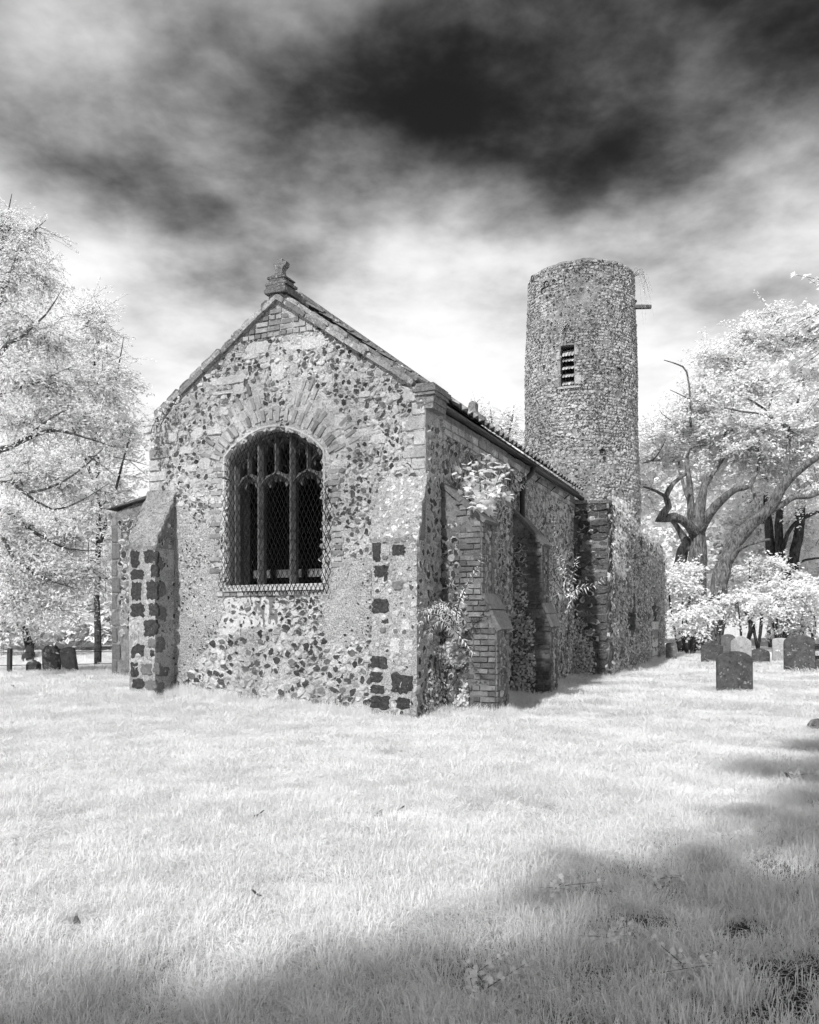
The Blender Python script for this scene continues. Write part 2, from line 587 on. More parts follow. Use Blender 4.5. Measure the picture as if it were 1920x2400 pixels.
def make_flint(tone, white=False, rough=1.0):
    n = 8
    el = PR.uniform(.8, 1.2)
    outer = [1 - .1 * rough + PR.uniform(-.28, .28) * rough for _ in range(n)]
    if PR.random() < .5 * rough:                      # a broken, straight side
        k0 = PR.randrange(n)
        outer[k0] = outer[(k0 + 1) % n] = PR.uniform(.55, .7)
    ph = [2 * math.pi * (k + PR.uniform(-.3, .3)) / n for k in range(n)]
    V, rim = [], []
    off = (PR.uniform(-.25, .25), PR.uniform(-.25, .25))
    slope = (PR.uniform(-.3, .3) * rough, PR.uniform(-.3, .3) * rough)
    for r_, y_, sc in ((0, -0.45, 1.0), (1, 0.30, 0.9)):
        for k in range(n):
            rr = outer[k] * sc * (PR.uniform(0.85, 1.1) if r_ else 1)
            x, z = rr * math.cos(ph[k]) * el, rr * math.sin(ph[k]) / el
            V.append((x, y_ + ((PR.uniform(-.22, .22) + slope[0] * x + slope[1] * z) if r_ else 0), z))
            rim.append(1.0)
    m = 6
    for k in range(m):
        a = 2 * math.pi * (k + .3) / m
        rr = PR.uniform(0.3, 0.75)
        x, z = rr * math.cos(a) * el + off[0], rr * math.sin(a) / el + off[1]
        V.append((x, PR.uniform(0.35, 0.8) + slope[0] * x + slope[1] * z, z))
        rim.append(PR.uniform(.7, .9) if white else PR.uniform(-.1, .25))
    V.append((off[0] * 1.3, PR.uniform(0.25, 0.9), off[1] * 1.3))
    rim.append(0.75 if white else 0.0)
    T = []
    for k in range(n):
        k2 = (k + 1) % n
        T += [(k, k2, n + k2), (k, n + k2, n + k)]
    # bridge the 8-ring to the 6-ring
    i = j = 0
    o1, o2 = n, 2 * n
    while i < n or j < m:
        if j >= m or (i < n and (i + 0.5) / n <= (j + 0.8) / m):
            T.append((o1 + i % n, o1 + (i + 1) % n, o2 + j % m))
            i += 1
        else:
            T.append((o1 + i % n, o2 + (j + 1) % m, o2 + j % m))
            j += 1
    c = 2 * n + m
    for k in range(m):
        T.append((o2 + k, o2 + (k + 1) % m, c))
    V = np.array(V)
    T = np.array(T)[:, ::-1]
    return V, T, np.array(rim), np.full(len(V), tone)


FLINTS = []
for k in range(48):
    q = k % 12
    rf = .85 if k < 24 else .4
    if q < 4:
        FLINTS.append(make_flint(PR.uniform(0.025, 0.07), False, rf))
    elif q < 7:
        FLINTS.append(make_flint(PR.uniform(0.10, 0.22), False, rf))
    elif q < 9:
        FLINTS.append(make_flint(PR.uniform(0.25, 0.38), False, rf))
    else:
        FLINTS.append(make_flint(PR.uniform(0.42, 0.6), True, rf))
FL_DARK = [k for k in range(48) if k % 12 < 4]
FL_MID = [k for k in range(48) if 4 <= k % 12 < 9]
FL_WHITE = [k for k in range(48) if k % 12 >= 9]
_fm = {}


def flint_mesh(k, mat):
    if (k, mat) not in _fm:
        V, T, rim, tone = FLINTS[k]
        me = tri_mesh('flint', V, T, {'rim': rim, 'tone': tone})
        me.materials.append(M[mat])
        _fm[(k, mat)] = me
    return _fm[(k, mat)]


def pack(a0, a1, b0, b1, rfn, tries, rng, aspect=1.25, gap=0.9, big=1.7, small=0.6):
    cell = 0.3
    grid, out = {}, []
    for i in range(tries):
        a, b = rng.uniform(a0, a1), rng.uniform(b0, b1)
        r = rfn(a, b)
        if not r:
            continue
        f = i / tries
        r = r * (big + (small - big) * min(1, f * 1.15)) * rng.uniform(0.85, 1.15)
        ca, cb = int(math.floor(a / cell)), int(math.floor(b / cell))
        ok = True
        for u in (ca - 1, ca, ca + 1):
            for v in (cb - 1, cb, cb + 1):
                for (x, y, s) in grid.get((u, v), ()):
                    dx, dy = (a - x) / aspect, b - y
                    if dx * dx + dy * dy < (gap * (r + s)) ** 2:
                        ok = False
                        break
                if not ok:
                    break
            if not ok:
                break
        if ok:
            grid.setdefault((ca, cb), []).append((a, b, r))
            out.append((a, b, r))
    return out


def east_frame(y0):
    def f(a, b):
        return Vector((a, y0, b)), Vector((1, 0, 0)), Vector((0, -1, 0)), Vector((0, 0, 1))
    return f


def south_frame(x0):
    def f(a, b):
        return Vector((x0, a, b)), Vector((0, 1, 0)), Vector((1, 0, 0)), Vector((0, 0, 1))
    return f


class Field:
    """flints of one thing: the largest ones are objects, the others one joined part"""

    def __init__(self, mat):
        self.items, self.mat = [], mat

    def add(self, frame, pts, parent, rng, aspect=1.25, depth=0.55, pick=None, tilt=0.25, sink=0.0):
        for (a, b, r) in pts:
            p, ri, ou, up = frame(a, b)
            k = pick(a, b, rng) if pick else rng.randrange(len(FLINTS))
            ang = rng.gauss(0, tilt) + (math.pi if rng.random() < .5 else 0)
            c, s = math.cos(ang), math.sin(ang)
            # a little tilt out of the wall plane
            tx, tz = rng.uniform(-.35, .35), rng.uniform(-.35, .35)
            o2 = (ou + ri * tx + up * tz).normalized()
            x2 = (ri * c + up * s)
            x2 = (x2 - o2 * x2.dot(o2)).normalized()
            z2 = x2.cross(o2)
            if z2.dot(up) < 0:
                z2 = -z2
            sx, sz, sy = r * aspect * rng.uniform(.9, 1.1), r * rng.uniform(.9, 1.1), r * depth * rng.uniform(.7, 1.3)
            mtx = Matrix((
                (x2.x * sx, o2.x * sy, z2.x * sz, p.x - ou.x * sink), (x2.y * sx, o2.y * sy, z2.y * sz, p.y - ou.y * sink),
                (x2.z * sx, o2.z * sy, z2.z * sz, p.z - ou.z * sink), (0, 0, 0, 1)))
            self.items.append((r, k, mtx, parent))

    def build(self, n_objects, weight=None):
        it = sorted(self.items, key=(lambda q: -q[0] * (weight(q) if weight else 1)))
        for r, k, mtx, parent in it[:n_objects]:
            o = bpy.data.objects.new('flint', flint_mesh(k, self.mat))
            COL.objects.link(o)
            o.parent = parent
            o.matrix_local = mtx
        bufs = {}
        for r, k, mtx, parent in it[n_objects:]:
            V, T, rim, tone = FLINTS[k]
            A = np.array(mtx)
            bufs.setdefault(parent.name, (parent, Buf()))[1].add(V @ A[:3, :3].T + A[:3, 3], T, rim=rim, tone=tone)
        for parent, b in bufs.values():
            tag(b.build('small_flints', M[self.mat], parent), kind='stuff')


def block_proto(seed, cham=0.1, jit=0.05):
    """unit block, front towards -y, chamfered front edges"""
    rng = random.Random(seed)
    V = []
    for (y, s) in ((0.5, 1.0), (-0.5 + cham * 1.2, 1.0), (-0.5, 1 - cham)):
        for (x, z) in ((-.5, -.5), (0, -.5), (.5, -.5), (.5, .5), (0, .5), (-.5, .5)):
            V.append((x * s + rng.uniform(-jit, jit) * (y < .4), y + rng.uniform(-jit, jit) * (y < .4), z * s + rng.uniform(-jit, jit) * (y < .4)))
    T = []
    n = 6
    for lev in (0, 1):
        for k in range(n):
            a, b = lev * n + k, lev * n + (k + 1) % n
            T += [(a, b, b + n), (a, b + n, a + n)]
    o = 2 * n
    T += [(o, o + 1, o + 4), (o, o + 4, o + 5), (o + 1, o + 2, o + 3), (o + 1, o + 3, o + 4)]
    T += [(1, 0, 5), (1, 5, 4), (2, 1, 4), (2, 4, 3)]
    return tri_mesh('block', V, np.array(T)[:, [0, 1, 2]])


BRICKS = {}


def brick_mesh(mat, k):
    if (mat, k) not in BRICKS:
        me = block_proto(100 + k, 0.07, 0.025)
        me.name = 'brick'
        me.materials.append(M[mat])
        BRICKS[(mat, k)] = me
    return BRICKS[(mat, k)]


BRICK_COUNT = 0
brick_bufs = {}


def place_block(name, frame, a, b, w, h, d, ang, mat, parent, rng, joined=False, proud=0.02):
    """a rectangular piece set in a wall: centre (a, b), width w, height h, depth d, standing 'proud' of the face"""
    p, ri, ou, up = frame(a, b)
    c, s = math.cos(ang), math.sin(ang)
    x2, z2 = ri * c + up * s, up * c - ri * s
    cen = p + ou * (proud - d / 2)
    y2 = -ou
    mtx = Matrix(((x2.x * w, y2.x * d, z2.x * h, cen.x), (x2.y * w, y2.y * d, z2.y * h, cen.y), (x2.z * w, y2.z * d, z2.z * h, cen.z), (0, 0, 0, 1)))
    me = brick_mesh(mat, rng.randrange(6))
    if joined:
        V = np.empty(len(me.vertices) * 3, dtype=np.float32)
        me.vertices.foreach_get('co', V)
        T = np.empty(len(me.polygons) * 3, dtype=np.int32)
        me.loops.foreach_get('vertex_index', T)
        A = np.array(mtx)
        brick_bufs.setdefault((parent.name, mat), (parent, Buf()))[1].add(V.reshape(-1, 3) @ A[:3, :3].T + A[:3, 3], T)
        return None
    o = bpy.data.objects.new(name, me)
    COL.objects.link(o)
    o.parent = parent
    o.matrix_local = mtx
    return o


def rough_stone(name, frame, a0, a1, b0, b1, mat, parent, rng, proud=0.03, rnd=0.22, jit=0.08, n=12):
    """an irregular stone block bedded in a wall face"""
    ca, cb, wa, wb = (a0 + a1) / 2, (b0 + b1) / 2, abs(a1 - a0) / 2, abs(b1 - b0) / 2
    ring = []
    for k in range(n):
        t = 2 * math.pi * (k + 0.5) / n
        x, y = math.cos(t), math.sin(t)
        m = max(abs(x), abs(y))
        sq = (x / m, y / m)
        x, y = sq[0] * (1 - rnd) + x * rnd, sq[1] * (1 - rnd) + y * rnd
        f = 1 + rng.uniform(-jit, jit)
        ring.append((ca + x * wa * f, cb + y * wb * f))
    V = []
    for (sc, o) in ((1.0, -0.04), (1.0, proud * 0.45), (0.88, proud)):
        for (a, b) in ring:
            p, ri, ou, up = frame(ca + (a - ca) * sc, cb + (b - cb) * sc)
            V.append(p + ou * (o + (rng.uniform(-.25, .25) * proud if o > 0 else 0)))
    p, ri, ou, up = frame(ca, cb)
    V.append(p + ou * proud * rng.uniform(.8, 1.2))
    T = []
    for lev in (0, 1):
        for k in range(n):
            a, b = lev * n + k, lev * n + (k + 1) % n
            T += [(a, b, b + n), (a, b + n, a + n)]
    for k in range(n):
        T.append((2 * n + k, 2 * n + (k + 1) % n, 3 * n))
    return link(name, tri_mesh(name, [tuple(v) for v in V], T), parent, M[mat])


def inside(poly, x, y):
    r = False
    j = len(poly) - 1
    for i in range(len(poly)):
        xi, yi = poly[i]
        xj, yj = poly[j]
        if (yi > y) != (yj > y) and x < (xj - xi) * (y - yi) / (yj - yi) + xi:
            r = not r
        j = i
    return r


def densify(poly, step):
    out = []
    for i in range(len(poly)):
        a, b = poly[i], poly[(i + 1) % len(poly)]
        n = max(1, int(math.hypot(b[0] - a[0], b[1] - a[1]) / step))
        for k in range(n):
            t = k / n
            out.append((a[0] + (b[0] - a[0]) * t, a[1] + (b[1] - a[1]) * t))
    return out


def wall_panel(name, frame, poly, holes, mat, parent, spacing=0.06, thick=0.6, amp=0.018, seed=0, attr_fn=None, edge_rough=0.0):
    """a solid wall: uneven front face with openings, sides and back"""
    rng = random.Random(seed)
    poly = densify(poly, spacing * 1.5)
    if edge_rough:
        poly = [(a + rng.uniform(-1, 1) * edge_rough, b + rng.uniform(-1, 1) * edge_rough * (b > 0.3)) for a, b in poly]
    holes = [densify(h, spacing * 1.2) for h in holes]
    pts, edges = [], []
    for lp in [poly] + holes:
        o = len(pts)
        pts += lp
        edges += [(o + i, o + (i + 1) % len(lp)) for i in range(len(lp))]
    a0, a1 = min(p[0] for p in poly), max(p[0] for p in poly)
    b0, b1 = min(p[1] for p in poly), max(p[1] for p in poly)
    a = a0
    while a < a1:
        b = b0
        while b < b1:
            q = (a + rng.uniform(-.3, .3) * spacing, b + rng.uniform(-.3, .3) * spacing)
            if inside(poly, *q) and not any(inside(h, *q) for h in holes):
                pts.append(q)
            b += spacing
        a += spacing
    r = delaunay_2d_cdt([Vector(p) for p in pts], edges, [], 0, 1e-5)
    v2, fs = r[0], r[2]
    T = []
    for f in fs:
        c = ((v2[f[0]].x + v2[f[1]].x + v2[f[2]].x) / 3, (v2[f[0]].y + v2[f[1]].y + v2[f[2]].y) / 3)
        if inside(poly, *c) and not any(inside(h, *c) for h in holes):
            T.append(tuple(f))
    n = len(v2)
    V, back, at = [], [], {}
    for v in v2:
        p, ri, ou, up = frame(v.x, v.y)
        q = Vector((v.x, v.y, seed * 3.3))
        d = amp * (mnoise.noise(q * 1.7) + 0.7 * mnoise.noise(q * 6.0) + 0.5 * mnoise.noise(q * 15.0))
        V.append(p + ou * d)
        back.append(p - ou * thick)
        if attr_fn:
            for k, val in attr_fn(v.x, v.y).items():
                at.setdefault(k, []).append(val)
    # keep the winding so that the front looks outwards
    p, ri, ou, up = frame(0, 0)
    if ri.cross(up).dot(ou) < 0:
        T = [(x, z, y) for (x, y, z) in T]
    cnt = {}
    for t in T:
        for i in range(3):
            e = (t[i], t[(i + 1) % 3])
            cnt[tuple(sorted(e))] = cnt.get(tuple(sorted(e)), 0) + 1
    TT = list(T)
    for t in T:
        TT.append((t[0] + n, t[2] + n, t[1] + n))
        for i in range(3):
            e = (t[i], t[(i + 1) % 3])
            if cnt[tuple(sorted(e))] == 1:
                TT += [(e[1], e[0], e[0] + n), (e[1], e[0] + n, e[1] + n)]
    at = {k: v + v for k, v in at.items()}
    return link(name, tri_mesh(name, [tuple(v) for v in V + back], TT, at), parent, mat)


# ------------------------------------------------------------------ the church
church = empty('church', (0.218, 11.0, 0.0), ANG)
tag(church, 'small roofed flint chancel with traceried gable window and roofless nave wall behind', 'church')
cr = random.Random(3)

SL, SR, APX = -4.73, 0.0, on_y(652, 690)[0]
EAVE, APZ = 4.45, 6.08
GY = east_frame(0.0)

# window outline on the gable (opening of the wall)
arch_px = [(527, 1090), (530, 1073), (545, 1054), (564, 1038), (586, 1022), (608, 1011), (632, 1004), (655, 1003), (680, 1008), (703, 1017), (725, 1029), (744, 1045), (755, 1058), (758, 1075)]
arch = [on_y(*q) for q in arch_px]
win_l, win_r = on_y(530, 1220)[0], on_y(756, 1220)[0]
SILL = on_y(640, 1370)[1]
arch[0] = (win_l, arch[0][1])
arch[-1] = (win_r, arch[-1][1])
opening = [(win_r, SILL), ] + arch[::-1] + [(win_l, SILL)]
gable_poly = [(SL, -0.25), (SR, -0.25), (SR, EAVE), (APX, APZ), (SL, EAVE)]

# finish of the gable wall, in wall coordinates
rc_poly = [on_y(*q) for q in [(372, 1180), (440, 1190), (505, 1240), (520, 1370), (560, 1400), (545, 1470), (505, 1500), (470, 1545), (440, 1600), (375, 1600)]]
rc_poly2 = [on_y(*q) for q in [(775, 1310), (868, 1300), (868, 1500), (830, 1520), (770, 1500), (740, 1470), (745, 1400)]]
pl_poly = [on_y(*q) for q in [(520, 1398), (600, 1396), (660, 1400), (672, 1440), (665, 1478), (600, 1470), (560, 1478), (520, 1495), (508, 1470), (528, 1430)]]
drips = [(589, 1478), (600, 1450), (612, 1440), (620, 1475), (632, 1470), (643, 1480), (652, 1455), (596, 1440), (636, 1445)]
drips = [on_y(*q) for q in drips]


def soft_in(poly, x, y, w=0.12):
    s = 0
    for dx, dy in ((0, 0), (w, 0), (-w, 0), (0, w), (0, -w)):
        s += inside(poly, x + dx, y + dy)
    return s / 5.0


def gable_attr(x, z):
    d = 0.0
    for (dx, dz) in drips:
        if z > dz and z < SILL - 0.1:
            d = max(d, 1 - abs(x - dx - 0.02 * math.sin(z * 9 + dx * 30)) / 0.035)
    return {'roughcast': max(soft_in(rc_poly, x, z), soft_in(rc_poly2, x, z)), 'plaster': soft_in(pl_poly, x, z, 0.06), 'drip': max(0, d)}


gable = wall_panel('gable_wall', GY, gable_poly, [opening], M['gable'], church, 0.055, 0.62, 0.02, 1, gable_attr)

# side and other walls of the chancel
SIDE = south_frame(0.0)
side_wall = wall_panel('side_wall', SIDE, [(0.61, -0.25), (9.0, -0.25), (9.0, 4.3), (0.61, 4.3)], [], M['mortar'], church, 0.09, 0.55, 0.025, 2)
b = Buf()
b.box((SL + 0.3, 4.8, 2.0), 0.58, 8.3, 4.5)
north_wall = b.build('north_wall', M['mortar'], church)
WEST = 8.35
west_poly = [(SL + 0.62, -0.25), (SR - 0.57, -0.25), (SR - 0.02, EAVE - 0.15), (APX, APZ + 0.02), (SL + 0.02, EAVE - 0.15)]
west_wall = wall_panel('west_gable_wall', east_frame(WEST), west_poly, [], M['mortar'], church, 0.14, 0.5, 0.02, 5)
b = Buf()
b.box((APX, 4.5, -0.02), 3.4, 7.6, 0.1)
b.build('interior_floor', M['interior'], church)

# ---- gable: brickwork, stones, flints
occupied = []          # (poly) no flints here


def quad(a0, a1, b0, b1):
    occupied.append([(a0, b0), (a1, b0), (a1, b1), (a0, b1)])


# brick triangle under the apex
def slope_x(z, side):
    t = (z - EAVE) / (APZ - EAVE)
    return SR + (APX - SR) * t if side > 0 else SL + (APX - SL) * t


zc = on_y(650, 788)[1]
tri_bot = zc
row = 0
while zc < APZ - 0.2:
    l, r = slope_x(zc + 0.08, -1) + 0.12, slope_x(zc + 0.08, 1) - 0.12
    x = l + (0.0 if row % 2 else 0.11) - 0.11
    while x < r:
        w = 0.215 if (row % 3) else 0.11
        x0, x1 = max(x, l), min(x + w - 0.012, r)
        if x1 - x0 > 0.05:
            place_block('brick', GY, (x0 + x1) / 2, zc + 0.033, x1 - x0, 0.062, 0.06, cr.gauss(0, 0.012), 'brick', gable, cr, proud=0.022 + cr.uniform(-.008, .008))
        x += w
    zc += 0.082
    row += 1
occupied.append([(slope_x(tri_bot, -1), tri_bot), (slope_x(tri_bot, 1), tri_bot), (APX, APZ)])

# relieving arch: inner ring close over the window, outer fan of long voussoirs
apx_w = on_y(650, 1003)
cen_in = (on_y(643, 1150)[0], on_y(643, 1150)[1])
for k in range(22):
    t = -1 + 2 * k / 21
    # follow the arch curve
    fi = (0.5 + 0.5 * t) * (len(arch) - 1)
    i = min(int(fi), len(arch) - 2)
    u = fi - i
    ax, az = arch[i][0] + (arch[i + 1][0] - arch[i][0]) * u, arch[i][1] + (arch[i + 1][1] - arch[i][1]) * u
    tx, tz = arch[i + 1][0] - arch[i][0], arch[i + 1][1] - arch[i][1]
    l_ = math.hypot(tx, tz)
    nx, nz = -tz / l_, tx / l_
    rx, rz = ax - cen_in[0], az - cen_in[1]
    rl = math.hypot(rx, rz)
    nx, nz = nx * .4 + rx / rl * .6, nz * .4 + rz / rl * .6
    ang = math.atan2(nz, nx) - math.pi / 2
    off = 0.20
    if abs(t) < .97:
        place_block('brick', GY, ax + nx * off, az + nz * off, 0.062, 0.19 + cr.uniform(-.04, .02), 0.06, ang + cr.gauss(0, .05), 'brick', gable, cr, proud=0.02)
    occupied.append([(ax + nx * q - nz * w_, az + nz * q + nx * w_) for q, w_ in ((0.02, -.06), (0.02, .06), (.31, .06), (.31, -.06))])
fan_c = on_y(648, 1125)
for side in (-1, 1):
    for k in range(13):
        ang0 = R(14 + k * 4.6)
        dx, dz = side * math.sin(ang0), math.cos(ang0)
        r0 = 1.02 - 0.04 * k / 12 + cr.uniform(-.02, .02) + (0.10 if k < 3 else 0)
        for q in range(2):
            if cr.random() < 0.25:
                continue
            rr = r0 + 0.115 + q * 0.235
            place_block('brick', GY, fan_c[0] + dx * rr * 1.02, fan_c[1] + dz * rr * 0.98, 0.055 * cr.uniform(.85, 1.1), 0.21 * cr.uniform(.8, 1.05), 0.06, -side * ang0 + cr.gauss(0, .045), 'brick', gable, cr, proud=0.012 + cr.uniform(-.007, .008))
    occupied.append([(fan_c[0] + side * math.sin(R(a)) * r_, fan_c[1] + math.cos(R(a)) * r_) for a, r_ in ((10, 1.0), (40, .97), (72, .95), (72, 1.46), (40, 1.47), (10, 1.55))])
# jamb bricks
for (px, py, n, s) in [(515, 1100, 7, 1), (512, 1200, 5, 1), (775, 1105, 6, -1), (783, 1240, 7, -1), (512, 1310, 4, 1)]:
    for k in range(n):
        q = on_y(px + (k % 2) * 6, py + k * 14)
        w = 0.11 if k % 2 else 0.2
        place_block('brick', GY, q[0] - s * w * .3, q[1], w, 0.062, 0.06, cr.gauss(0, .03), 'brick', gable, cr, proud=0.016)
        quad(q[0] - s * w * .3 - w / 2, q[0] - s * w * .3 + w / 2, q[1] - .04, q[1] + .04)
# brick course below the sill
for k in range(13):
    x = win_l - 0.1 + k * 0.125
    place_block('brick', GY, x, SILL - 0.13, 0.113, 0.062, 0.08, 0, 'brick', gable, cr, proud=0.025)
quad(win_l - .2, win_r + .2, SILL - .2, SILL)


def zrect(x0, y0, x1, y1, ox, oy, sc):
    return ox + x0 / sc, oy + y0 / sc, ox + x1 / sc, oy + y1 / sc


# pale stone blocks seen on the upper gable (read off the photograph, placed on the wall)
for r_ in [(630, 490, 755, 580), (825, 490, 920, 560), (922, 460, 1045, 550), (435, 668, 625, 745), (445, 755, 560, 790), (1385, 770, 1450, 820), (1100, 880, 1165, 972),
           (1190, 960, 1290, 1015), (335, 955, 400, 1020), (420, 950, 500, 1000), (380, 1110, 440, 1190), (1290, 990, 1370, 1050), (270, 1050, 350, 1105), (300, 1150, 372, 1200),
           (1110, 1000, 1180, 1050), (1040, 670, 1090, 720), (1225, 665, 1300, 700), (760, 600, 830, 720), (615, 560, 700, 600), (570, 560, 610, 590), (1480, 1235, 1580, 1290), (560, 720, 620, 790),
           (1230, 760, 1290, 800), (480, 860, 540, 900), (210, 985, 265, 1040)]:
    x0, y0, x1, y1 = zrect(*r_, 300, 580, 2.27)
    a, b_ = on_y(x0, y1), on_y(x1, y0)
    rough_stone('stone_block', GY, a[0], b_[0], a[1], b_[1], 'pale_stone', gable, cr, 0.012, 0.35, 0.14)
    quad(a[0], b_[0], a[1], b_[1])
# quoins at the two corners
for side, s0 in ((-1, SL), (1, SR)):
    z = 3.38
    k = 0
    while z < EAVE - 0.1:
        h = cr.uniform(.14, .24)
        w = (0.34 if k % 2 else 0.2) * cr.uniform(.85, 1.15)
        a0, a1 = (s0 + 0.004, s0 + w) if side < 0 else (s0 - w, s0 - 0.004)
        rough_stone('quoin_stone', GY, a0, a1, z + .01, z + h - .01, 'ashlar', gable, cr, 0.02, 0.1, 0.04)
        quad(a0, a1, z, z + h)
        z += h
        k += 1

flints = Field('flint')
low_z = on_y(640, 1470)[1]


def free(a, b_):
    return not any(inside(q, a, b_) for q in occupied)


BL = (-4.73, -4.23)     # left buttress
BR = (-0.66, 0.0)       # right buttress


def r_gable(a, b_):
    if not inside(gable_poly, a, b_) or b_ < 0.0 or a < SL + 0.05 or a > SR - 0.05:
        return None
    if inside(opening, a, b_) or not free(a, b_):
        return None
    if b_ > slopez(a) - 0.12:
        return None
    if (BL[0] - .02 < a < BL[1] + 0.02 or BR[0] - .02 < a < BR[1] + .02) and b_ < 3.2:
        return None
    pl = inside(pl_poly, a, b_)
    rc = inside(rc_poly, a, b_) or inside(rc_poly2, a, b_)
    if pl:
        return 0.026 if RNG.random() < 0.10 else None
    if rc:
        return 0.017 if RNG.random() < 0.16 else None
    edge = low_z + 0.25 * mnoise.noise(Vector((a * 1.5, 3, 0)))
    if b_ < edge:
        return 0.039                     # bare flint below
    return 0.030 if RNG.random() < 0.9 else None


def slopez(a):
    return EAVE + (APZ - EAVE) * ((a - SR) / (APX - SR) if a > APX else (a - SL) / (APX - SL))


def pick_gable(a, b_, rng):
    low = b_ < low_z
    q = rng.random()
    if low:
        return rng.choice(FL_WHITE) if q < .42 else rng.choice(FL_MID) if q < .66 else rng.choice(FL_DARK)
    return rng.choice(FL_WHITE) if q < .34 else rng.choice(FL_MID) if q < .64 else rng.choice(FL_DARK)


pts = pack(SL, SR, 0, APZ, r_gable, 120000, cr, 1.3, 0.66, 1.8, 0.34)
flints.add(GY, pts, gable, cr, 1.3, 0.6, pick_gable, tilt=.45, sink=0.006)

# ---- coping, kneelers, finial


def prism(poly, y0, y1, frame=None, jit=0.0, rng=None):
    """polygon in (x, z) drawn out from y0 to y1"""
    n = len(poly)
    V = []
    for y in (y0, y1):
        for (x, z) in poly:
            j = (rng.uniform(-jit, jit), rng.uniform(-jit, jit), rng.uniform(-jit, jit)) if rng else (0, 0, 0)
            V.append((x + j[0], y + j[1], z + j[2]))
    T = []
    for k in range(n):
        a, b_ = k, (k + 1) % n
        T += [(a, b_, b_ + n), (a, b_ + n, a + n)]
    for k in range(1, n - 1):
        T += [(0, k + 1, k), (n, n + k, n + k + 1)]
    return V, T


def coping(side, name):
    """sloping coping stones laid end to end along one gable slope"""
    x0, z0 = (SR + 0.02, EAVE + 0.02) if side > 0 else (SL - 0.02, EAVE + 0.02)
    x1, z1 = APX, APZ + 0.03
    ln = math.hypot(x1 - x0, z1 - z0)
    dx, dz = (x1 - x0) / ln, (z1 - z0) / ln
    nx, nz = (-dz, dx) if dx > 0 else (dz, -dx)
    if nz < 0:
        nx, nz = -nx, -nz
    t = 0.18
    while t < ln - 0.05:
        w = min(cr.uniform(.36, .6), ln - 0.02 - t)
        for (lo, hi, yf, yb, nm, cuts, jj) in ((-0.075, -0.005, -0.07, 0.4, 'coping_stone', 1, .006), (-0.002, 0.05, -0.03, 0.55, 'coping_stone', 2, .009)):
            for c_ in range(cuts):
                h2 = hi + cr.uniform(-.006, .008)
                a, b_ = t + w * c_ / cuts + 0.006, t + w * (c_ + 1) / cuts - 0.006
                poly = [(x0 + dx * p + nx * q, z0 + dz * p + nz * q) for p, q in ((a, lo), ((a + b_) / 2, lo), (b_, lo), (b_, h2 - .02), (b_ - .03, h2), ((a + b_) / 2, h2 + .008), (a + .03, h2), (a, h2 - .025))]
                if side < 0:
                    poly = poly[::-1]
                V, T = prism(poly, yf + cr.uniform(-.02, .02), yb, None, jj, cr)
                link(nm, tri_mesh(nm, V, T), gable, M['coping'])
        t += w


coping(1, 'coping')
coping(-1, 'coping')


def moulded(profile_w, z0, x_c, y_f, y_b, parent, name, mat):
    """stack of slabs: list of (width, height, extra depth)"""
    z = z0
    b_ = Buf()
    for (w, h, e) in profile_w:
        V, T = prism([(x_c - w / 2, z), (x_c + w / 2, z), (x_c + w / 2, z + h * .8), (x_c + w / 2 - .02, z + h), (x_c - w / 2 + .02, z + h), (x_c - w / 2, z + h * .8)], y_f - e, y_b + e, None, 0.008, cr)
        b_.add(V, T)
        z += h - 0.004
    return b_.build(name, M[mat], parent)


# right kneeler: corbelled stone with a moulded cap
moulded([(0.22, 0.09, 0), (0.25, 0.10, .01), (0.30, 0.05, .03), (0.34, 0.07, .05), (0.27, 0.04, .03)], 4.20, 0.0, -0.02, 0.45, gable, 'kneeler_stone', 'coping')
moulded([(0.20, 0.12, 0), (0.24, 0.10, .02), (0.30, 0.07, .04)], 4.20, SL + 0.04, -0.02, 0.45, gable, 'kneeler_stone', 'ashlar')

# finial: saddle stone with a broken cross
fin = empty('finial', (0, 0, 0))
fin.parent = church
fx = on_y(652, 690)[0]
moulded([(0.36, 0.07, 0.02), (0.32, 0.06, 0.0)], APZ + 0.03, fx, -0.08, 0.30, fin, 'saddle_stone', 'coping')
b = Buf()
z0 = APZ + 0.155
for (hw, z, zt_, dy) in ((.185, 0, .045, .02), (.135, .043, .10, 0), (.155, .098, .13, .01), (.10, .128, .165, -.02), (.065, .163, .19, -.04)):
    V, T = prism([(fx - hw, z0 + z), (fx + hw * .97, z0 + z), (fx + hw, z0 + zt_ - .012), (fx + hw * .8, z0 + zt_), (fx - hw * .8, z0 + zt_), (fx - hw * .99, z0 + zt_ - .012)], -0.05 - dy, 0.22 + dy, None, 0.006, cr)
    b.add(V, T)
b.build('finial_base', M['coping'], fin)
b = Buf()
z0 += 0.187
cx0 = fx - .005
V, T = prism([(cx0 - .05, z0), (cx0 + .05, z0), (cx0 + .042, z0 + .07), (cx0 + .07, z0 + .11), (cx0 + .105, z0 + .135), (cx0 + .115, z0 + .175), (cx0 + .07, z0 + .185), (cx0 + .05, z0 + .20), (cx0 + .045, z0 + .225), (cx0 + .0, z0 + .235), (cx0 - .035, z0 + .225), (cx0 - .045, z0 + .195), (cx0 - .085, z0 + .19), (cx0 - .105, z0 + .165), (cx0 - .095, z0 + .125), (cx0 - .05, z0 + .08)], 0.04, 0.15, None, 0.004, cr)
b.add(V, T)
b.build('broken_cross', M['coping'], fin)
